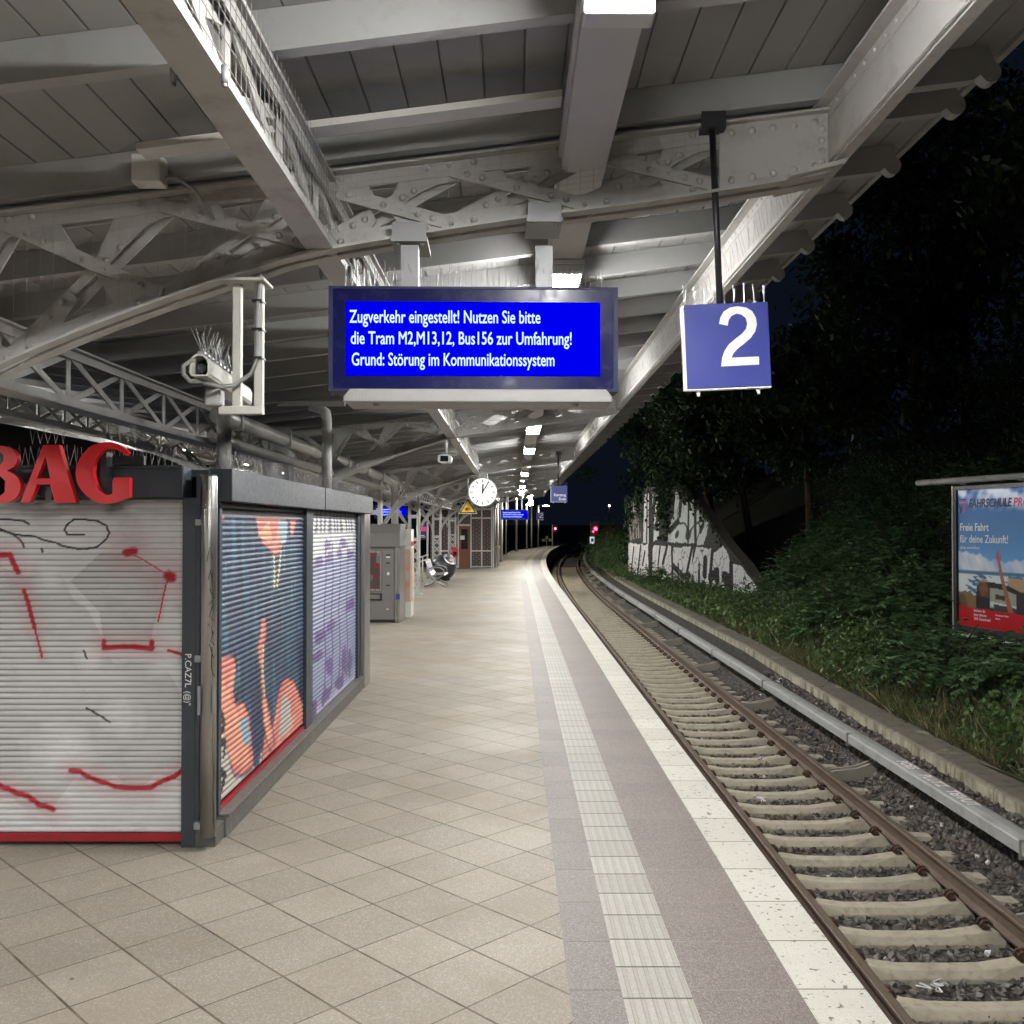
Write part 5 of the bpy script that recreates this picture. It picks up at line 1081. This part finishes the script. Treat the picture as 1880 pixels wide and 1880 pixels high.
white = [[(.4,-1.7),(.46,1.1),(.94,1.22),(1.41,1.11),(1.75,1.16),(2.32,1.11),(2.77,1.14),(3.21,1.11),(3.75,1.16),(3.74,-.62),(3.52,-1.7)],[(4.48,1.06),(4.89,1.14),(5.5,1.12),(5.89,1.09),(6.28,1.13),(7.13,1.11),(7.5,1.05),(8.4,1.1),(9.52,1.16),(9.77,1.1),(9.68,.26),(10.18,1.17),(11.9,1.08),(12.13,.91),(13.08,1.23),(13.5,1.06),(13.84,.49),(13.76,-1.7),(4.05,-1.7)],[(13.98,.49),(14.72,.52),(15.86,-.05),(16.35,-.35),(16.23,-1.7),(14.03,-1.7)],[(3.23,3.82),(3.87,4.02),(4.5,3.71),(4.17,1.92),(3.85,1.19),(2.88,1.25)],[(4.91,3.76),(5.51,3.71),(5.3,1.5),(4.48,1.28)],[(7.61,3.77),(8.68,3.8),(10.03,3.21),(10.01,1.3),(6.47,1.31),(6.86,2.2),(7.42,2.67)],[(10.19,2.95),(11.61,2.24),(11.37,1.75),(10.98,1.25),(10.1,1.23)]]
for i, pl in enumerate(white): C = mixc(C, in_poly(jx, jz, pl), wh if i < 3 else (.66,.72,.71))
C = mixc(C, in_poly(jx, jz, [(.83,3.33),(1.88,3.57),(2.11,2.96),(2.55,1.47),(.46,1.29)])*(wob(Sg*4,Zg*.5,5,75)>0), (.36,.33,.3))
wb = [[(1.41,.93),(.93,-.61)],[(2.55,1.02),(1.97,-.79)],[(3.21,.74),(2.87,.07)],[(4.12,3.79),(4.05,-1.5)],[(5.5,1.08),(5.19,.16)],[(6.47,1.1),(5.88,.25)],[(7.13,1.04),(7.21,-.84)],[(7.22,.17),(8.65,-.3),(9.34,-.2)],[(7.95,.26),(7.94,-1)],[(9.68,1.1),(9,-.15),(9.5,-.9)],[(9.76,-.24),(9.75,-1.14)],[(10.49,.05),(10.48,-1.15)],[(11.21,.57),(11.13,-.05)],[(11.04,-.61),(11.12,-.92)],[(11.98,.96),(11.74,-.14),(11.89,-.99)],[(11.74,-.2),(12.49,.1),(12.49,-.23)],[(13.21,-.07),(13.77,-.16),(13.49,-.35)],[(13.91,.49),(13.97,-1.3)],[(10.03,3.21),(10.1,1.23)],[(8.5,3.77),(8.14,2.66)],[(6.85,1.86),(7.96,2.33)],[(10.99,2.18),(10.67,1.87)],[(3.6,3.9),(3.5,1.3)],[(9.3,3.5),(9.2,1.4)]]
lt_ = wob(Sg*1.1, Zg*.55, 2.1, 91); C = mixc(C, np.clip((.075-np.abs(lt_))/.03,0,1)*np.clip((Zg-1.2)/.1,0,1)*.95, (.03,.03,.032))
l2_ = wob(Sg*1.3, Zg*1.0, 2.0, 93); C = mixc(C, np.clip((.06-np.abs(l2_-.2))/.03,0,1)*np.clip((1.1-Zg)/.1,0,1)*.9, (.03,.03,.032))
C = strokes(C, Sg, Zg, wb, [.17,.2,.17,.5,.17,.24,.22,.3,.17,.22,.2,.22,.42,.5,.28,.42,.46,.34,.26,.34,.32,.24,.16,.2], (.02,.02,.022), 80)
C = mixc(C, ((np.mod(Zg,.16) < .02) | (np.mod(Sg+.25*(np.floor(Zg/.16)%2),.5) < .03))*.22, (.25,.25,.25)); C = mixc(C, np.clip(wob(Sg*3,Zg*.4,3,77)-.5,0,1)*np.clip(Zg-.9,0,1)*.9, (.06,.06,.05))
sheet('graffiti', P, C, PWALL, r, False)
# ---------------------------------------------------------------- vegetation
def leafmat(name, a, b, c_=None):
    t = NT(name); oi = t.n('Attribute', attribute_name='tint').outputs['Fac']
    c = t.mix(oi, a, b)
    if c_: c = t.mix(t.math('GREATER_THAN', oi, .93), c, c_)
    m = t.out(c, .55, 0); t.b.inputs['Specular IOR Level'].default_value = .3
    tr = t.n('BsdfTranslucent'); t.link(c, tr.inputs[0]); ms = t.n('MixShader'); ms.inputs[0].default_value = .25
    out = [n for n in t.t.nodes if n.type == 'OUTPUT_MATERIAL'][0]; t.link(t.b.outputs[0], ms.inputs[1]); t.link(tr.outputs[0], ms.inputs[2]); t.link(ms.outputs[0], out.inputs[0]); return m
LEAF = leafmat('shrub_leaf', (.045,.105,.045), (.115,.19,.075), (.15,.2,.08))
LEAFD = leafmat('tree_leaf', (.025,.05,.026), (.055,.09,.04))
GRASS = leafmat('dry_grass', (.09,.12,.05), (.27,.24,.12), (.38,.34,.2))
WEED = leafmat('weed_leaf', (.06,.115,.038), (.14,.21,.07), (.24,.28,.14))
BARK = M('bark', (.06,.045,.035), .9, 0, .3, 9, (.02,.015,.01), .6, .6, .02)
def leaves(name, c, d, L, w, mat, parent, fold=.25, droop=None, seed=0):
    """diamond leaves: centres c, axes d (unit), length L, width w"""
    r = np.random.default_rng(seed); n = len(c); L = np.broadcast_to(np.asarray(L, float), (n,))[:,None]; w = np.broadcast_to(np.asarray(w, float), (n,))[:,None]
    up = r.normal(0, .45, (n,3)) + np.array((0,0,1.0)); s = np.cross(d, up); s /= np.linalg.norm(s, axis=1, keepdims=True)+1e-9; nn = np.cross(s, d)
    V = np.stack([c-d*L*.5, c+s*w*.5-nn*w*fold-d*L*.08, c+d*L*.5-nn*L*.12, c-s*w*.5-nn*w*fold-d*L*.08], 1).reshape(-1,3)
    if parent: V = V - np.array(ORG[parent.name])
    me = bpy.data.meshes.new(name); i = np.arange(n)*4
    F = np.concatenate([np.stack([i,i+1,i+2],1), np.stack([i,i+2,i+3],1)]); 
    me.vertices.add(len(V)); me.vertices.foreach_set('co', V.astype(np.float32).ravel()); me.loops.add(len(F)*3); me.loops.foreach_set('vertex_index', F.astype(np.int32).ravel())
    me.polygons.add(len(F)); me.polygons.foreach_set('loop_start', np.arange(len(F))*3); me.polygons.foreach_set('loop_total', np.full(len(F),3)); me.update()
    tn = r.random(n); at = me.attributes.new('tint', 'FLOAT', 'FACE'); at.data.foreach_set('value', np.concatenate([tn,tn]).astype(np.float32))
    o = bpy.data.objects.new(name, me); COL.objects.link(o); me.materials.append(mat); ORG[o.name] = ORG[parent.name].copy() if parent else Vector((0,0,0))
    if parent: o.parent = parent
    return o
def unit(v): return v/(np.linalg.norm(v, axis=-1, keepdims=True)+1e-9)
def fronds(r, base, dirs, length, pairs, ll, lw):
    """compound leaves: leaflets either side of a drooping midrib"""
    C = []; D = []
    for b, d, L in zip(base, dirs, length):
        s = np.cross(d, (0,0,1)); s = s/(np.linalg.norm(s)+1e-6)
        for k in range(pairs):
            t_ = (k+1)/pairs; p = b + d*L*t_ + np.array((0,0,-.35*L*t_*t_))
            for sg in (-1, 1):
                q = unit(s*sg + d*.45 + r.normal(0,.12,3) - np.array((0,0,.18))); sc = math.sin(math.pi*min(.95, .25+.7*t_))
                C.append(p + q*ll*.5*sc); D.append(q)
    return np.array(C), np.array(D)
def blob(r, n, c, R):
    v = unit(r.normal(size=(n,3))); v[:,2] = np.abs(v[:,2])*.9 - .15*(r.random(n) < .3)
    return np.array(c) + v*np.array(R)*(r.random((n,1))**.45)
def shrub(x, y, h, w, label, seed, kind='frond', mat=None):
    r = np.random.default_rng(seed); z = bank(x, y)-.05
    root = thing('shrub', label, 'shrub', (x, y, z), 'shrubs on the railway bank')
    m = MB(); tips = []
    for k in range(7):
        a = r.uniform(0, 6.28); t_ = np.array((x+math.cos(a)*w*.5*r.uniform(.3,1), y+math.sin(a)*w*.5*r.uniform(.3,1), z+h*r.uniform(.55,.95))); mid = np.array((x,y,z))*.5+t_*.5+np.array((0,0,h*.12))
        m.tube([(x,y,z), tuple(mid), tuple(t_)], [.022,.016,.006], 5); tips += [mid, t_]
    m.build('stems', BARK, root)
    n = int(70*w*h) + 40
    far = y > 30
    if kind == 'frond':
        n = int(n*(.7 if far else 1.5)); b = blob(r, n, (x, y, z+h*.30), (w*.5, w*.6, h*.62)); d = unit((b-np.array((x,y,z+h*.1)))*np.array((1,1,.5)) + r.normal(0,.35,(n,3))*w*.4)
        C, D = fronds(r, b, d, r.uniform(.28,.55,n), 6 if far else 8, .15 if far else .115, .05); leaves('foliage', C, D, .15 if far else .12, .06 if far else .046, mat or LEAF, root, seed=seed)
    else:
        n = n*(12 if far else 22); cl = blob(r, 26, (x, y, z+h*.32), (w*.5, w*.6, h*.62)); c = cl[r.integers(0,26,n)] + r.normal(0,1,(n,3))*w*.13; d = unit(r.normal(size=(n,3))+np.array((-.2,0,-.1))); leaves('foliage', c, d, r.uniform(.06,.13,n), .055, mat or LEAF, root, seed=seed)
    return root
sh = [(6.25,11.0,.75,1.3,'l','low leafy shrub in the dry grass at the frame edge, before the billboard'),
 (7.0,12.6,1.1,1.8,'f','feathery shrub growing under the billboard'), (6.5,14.6,1.25,1.9,'f','feathery bright shrub left of the billboard foot'),
 (6.3,16.8,.9,1.7,'l','low round shrub beside the kerb, left of the feathery one'), (7.4,17.6,1.9,2.2,'f','tall feathery shrub directly left of the billboard'),
 (6.9,19.6,1.7,2.2,'f','mid-height feathery shrub standing behind the low round one'), (6.5,21.8,.95,1.9,'l','low shrub spilling toward the kerb mid bank'),
 (8.4,21.2,2.1,2.6,'f','tall feathery shrub with drooping leaves mid bank'), (7.5,24.4,2.0,2.5,'f','broad feathery shrub mid bank'), (6.9,26.8,.9,2.0,'l','low ground-hugging shrub beyond the broad one'),
 (9.5,25.5,2.4,2.8,'f','highest feathery shrub right of the graffiti wall'), (9.3,29.0,1.8,2.4,'f','dark shrub leaning toward the graffiti wall end'), (7.4,32.0,.55,2.0,'l','leafy bramble right before the graffiti wall'),
 (10.6,31.0,2.4,2.8,'f','large shrub hanging over the low end of the graffiti wall'), (7.6,37.0,.4,2.0,'l','leafy shrub at the foot of the graffiti wall'), (7.0,41.0,.5,2.0,'l','small shrub before the white letters'),
 (6.9,45.0,1.0,1.5,'f','dark sapling in front of the white letters'), (6.3,49.0,.45,2.2,'l','green shrub below the tall black stripe of the wall'), (5.9,53.0,.4,2.0,'l','green weeds shrub at the left end of the graffiti wall'),
 (10.8,21.5,2.2,3.0,'f','shadowed shrub high on the bank behind the billboard'), (10.5,16.5,2.6,3.0,'f','dark shrub behind the billboard'), (9.2,13.0,1.8,2.4,'f','dark shrub under the billboard end'),
 (6.6,58,1.6,3,'l','shrub beyond the graffiti wall, beside the third rail'), (6.7,64,1.9,3.4,'l','wide shrub on the bank before the red signal'), (7.6,69,2.2,3.6,'l','shrub between the red signal and the wall'), (8.6,77,2.6,4.5,'l','far dark shrub behind the red signal')]
for i_, (x_, y_, h_, w_) in enumerate([(12.0,27.5,3.2,4.2),(13.2,21.5,3.4,4.6),(13.0,34.0,3.0,4.2),(11.8,15.5,3.2,4.0),(15.5,27.0,4.0,5.0)]):
    shrub(x_, y_, h_, w_, ['dark bush at the bank top beneath the second tree', 'dark bush at the bank top above the billboard', 'dark bush at the bank top right of the graffiti wall', 'dark bush high behind the billboard lamp bar', 'dark bush highest up between the trees'][i_], 400+i_, 'leaf', LEAFD)
for i, (x, y, h, w, k, l) in enumerate(sh): shrub(x, y, h, w, l, 100+i, 'frond' if k == 'f' else 'leaf', None if i % 3 else WEED if k == 'l' else None)
def tree(x, y, h, cw, label, seed, n=9000, lean=0, lsz=.36, low=.2):
    r = np.random.default_rng(seed); z = bank(x, y)-.1 if x > 0 else -1.6
    root = thing('tree', label, 'tree', (x, y, z), 'trees above the railway')
    m = MB(); tp = [(x,y,z),(x+lean*.3,y,z+h*.3),(x+lean*.7,y+.2,z+h*.6),(x+lean,y,z+h*.86)]; m.tube(tp, [.2,.16,.1,.03], 8)
    cl = []
    for k in range(15):
        a = r.uniform(0,6.28); f = r.uniform(low*.8,.8); s0 = np.array((x+lean*f,y,z+h*f)); e = s0+np.array((math.cos(a)*cw*.5*r.uniform(.5,1), math.sin(a)*cw*.5*r.uniform(.5,1), h*r.uniform(.04,.2))); m.tube([tuple(s0), tuple(s0*.4+e*.6+np.array((0,0,.25))), tuple(e)], [.06,.035,.012], 5); cl.append(e); cl.append(s0*.35+e*.65)
    m.build('trunk', BARK, root)
    extra = np.array((x+lean*.7,y,z+h*.66)) + r.normal(0,1,(26,3))*np.array((cw*.25,cw*.25,h*.15)); cl = np.concatenate([np.array(cl), extra]); q = r.integers(0,len(cl),n)
    c = cl[q] + r.normal(0,1,(n,3))*np.array((1,1,.75))*cw*.075*r.uniform(.6,1.5,len(cl))[q][:,None]
    d = unit(r.normal(size=(n,3)) + np.array((-.3,-.3,-.5))); leaves('crown', c, d, r.uniform(.6,1.2,n)*lsz, lsz*.5, LEAFD, root, seed=seed)
for i, a in enumerate([(13.5,20,11,7,'dark tree towering over the billboard'), (12.2,29,12,7.5,'dark tree above the feathery shrubs, left of the billboard'), (11.8,38,10,7,'dark tree arching over the right end of the graffiti wall',-.3,.42), (11.6,46.5,9.5,6.5,'ivy-dark tree growing over the top of the graffiti wall',-1.6,.5),
  (12,57,10,7,'dark tree behind the tall end of the graffiti wall',-2.6), (17,36,15,9,'tall dark tree at the bank top behind the others'), (18,24,15,9,'tall black tree at the bank top near the picture edge'), (13,70,11,8,'far dark tree right of the red signal',-1), (14.5,84,12,9,'far dark tree behind the distant lamp')]):
    tree(*a[:5], 300+i, lean=a[5] if len(a) > 5 else 0, low=a[6] if len(a) > 6 else .2)
# ivy hanging over the wall
r = np.random.default_rng(5); n = 2100; root = thing('ivy', 'dark ivy hanging over the top of the graffiti wall', 'ivy', (7.5, 46, 2))
s = np.concatenate([r.normal(.6,.4,450), r.normal(2.5,.25,200), r.normal(6.2,.45,900), r.normal(9.2,.4,300), r.uniform(3,13,250)]); tz = np.interp(s, [o_[0] for o_ in outl], [o_[1] for o_ in outl]); hg = np.where(s < 3, 1.3, np.where(s < 8, 2.0, .6)); zz_ = tz + .25 - r.random(n)**1.3*hg*np.clip(1+.5*np.sin(s*7), .3, 1.5)
c = np.stack([w0[0]+wu[0]*s+wn_[0]*r.uniform(.02,.22,n), w0[1]+wu[1]*s+wn_[1]*r.uniform(.02,.22,n), zz_], 1); d = unit(r.normal(0,.6,(n,3))+np.array((-.3,-.1,-.8))); leaves('ivy_leaves', c, d, r.uniform(.14,.26,n), .16, LEAFD, root, seed=4)
# grasses and weeds of the bank: nobody could count them
def scatter(n, ya, yb, da, db, r, p=1.6):
    y = ya+(yb-ya)*r.random(n)**p; dd = da+(db-da)*r.random(n)**1.2; x = np.array([kx(v) for v in y])+dd; z = np.array([bank(a,b) for a, b in zip(x, y)]); return np.stack([x,y,z],1)
r = np.random.default_rng(9); c = scatter(24000, 7.0, 30, .44, 2.6, r, 1.9); keep = np.array([mnoise.noise((p_[0]*1.1, p_[1]*1.1, 3)) > -.15 - (p_[0] > 5.6)*.4 for p_ in c]); c = c[keep]; n = len(c)
L = r.uniform(.10,.34,n); L = np.where(r.random(n) < .04, L*2.2, L); d = unit(r.normal(0,.42,(n,3))+np.array((-.08,0,1))); tag(leaves('dry_grass', c+d*L[:,None]*.45, d, L, .013, GRASS, None, 0, seed=8), kind='stuff')
c = scatter(9000, 7, 40, .46, 2.4, r); keep = np.array([mnoise.noise((p_[0]*.9, p_[1]*.9, 11)) > .02 for p_ in c]); c = c[keep]; n = len(c); c[:,2] += r.uniform(.02,.26,n); d = unit(r.normal(size=(n,3))+np.array((-.3,-.2,.3))); tag(leaves('low_weeds', c, d, r.uniform(.05,.11,n), .05, WEED, None, seed=12), kind='stuff')
c = scatter(20000, 24, 100, .35, 3.4, r, 1.0); n = len(c); c[:,2] += r.uniform(.0,.40,n)*np.where((c[:,1] > 36) & (c[:,1] < 55), .45, 1); d = unit(r.normal(size=(n,3))+np.array((-.2,-.2,.5))); tag(leaves('far_undergrowth', c, d, r.uniform(.12,.28,n), .08, WEED, None, seed=13), kind='stuff')
# litter on the track
r0 = [(3.05,5.95,'crumpled white plastic litter between the near sleepers'), (2.95,6.75,'pale scrap of paper on the stones'), (2.9,11.4,'white scrap of paper on a sleeper'), (3.4,13.4,'small white wrapper beside the far rail')]
for i, (x, y, l) in enumerate(r0):
    rr = np.random.default_rng(40+i); m = MB(); k = 90 if i == 0 else 14; sp_ = .13 if i == 0 else .04
    for _ in range(k):
        p_ = np.array((x,y,-1.13))+rr.normal(0,1,3)*np.array((sp_,sp_*.6,.012)); q_ = p_+rr.normal(0,1,3)*np.array((.05,.035,.02)); m.bar(tuple(p_), tuple(q_), .012, .0015, tuple(unit(rr.normal(size=3))))
    tag(m.build('litter', M('white_litter', (.6,.6,.6), .5)), l, 'litter')
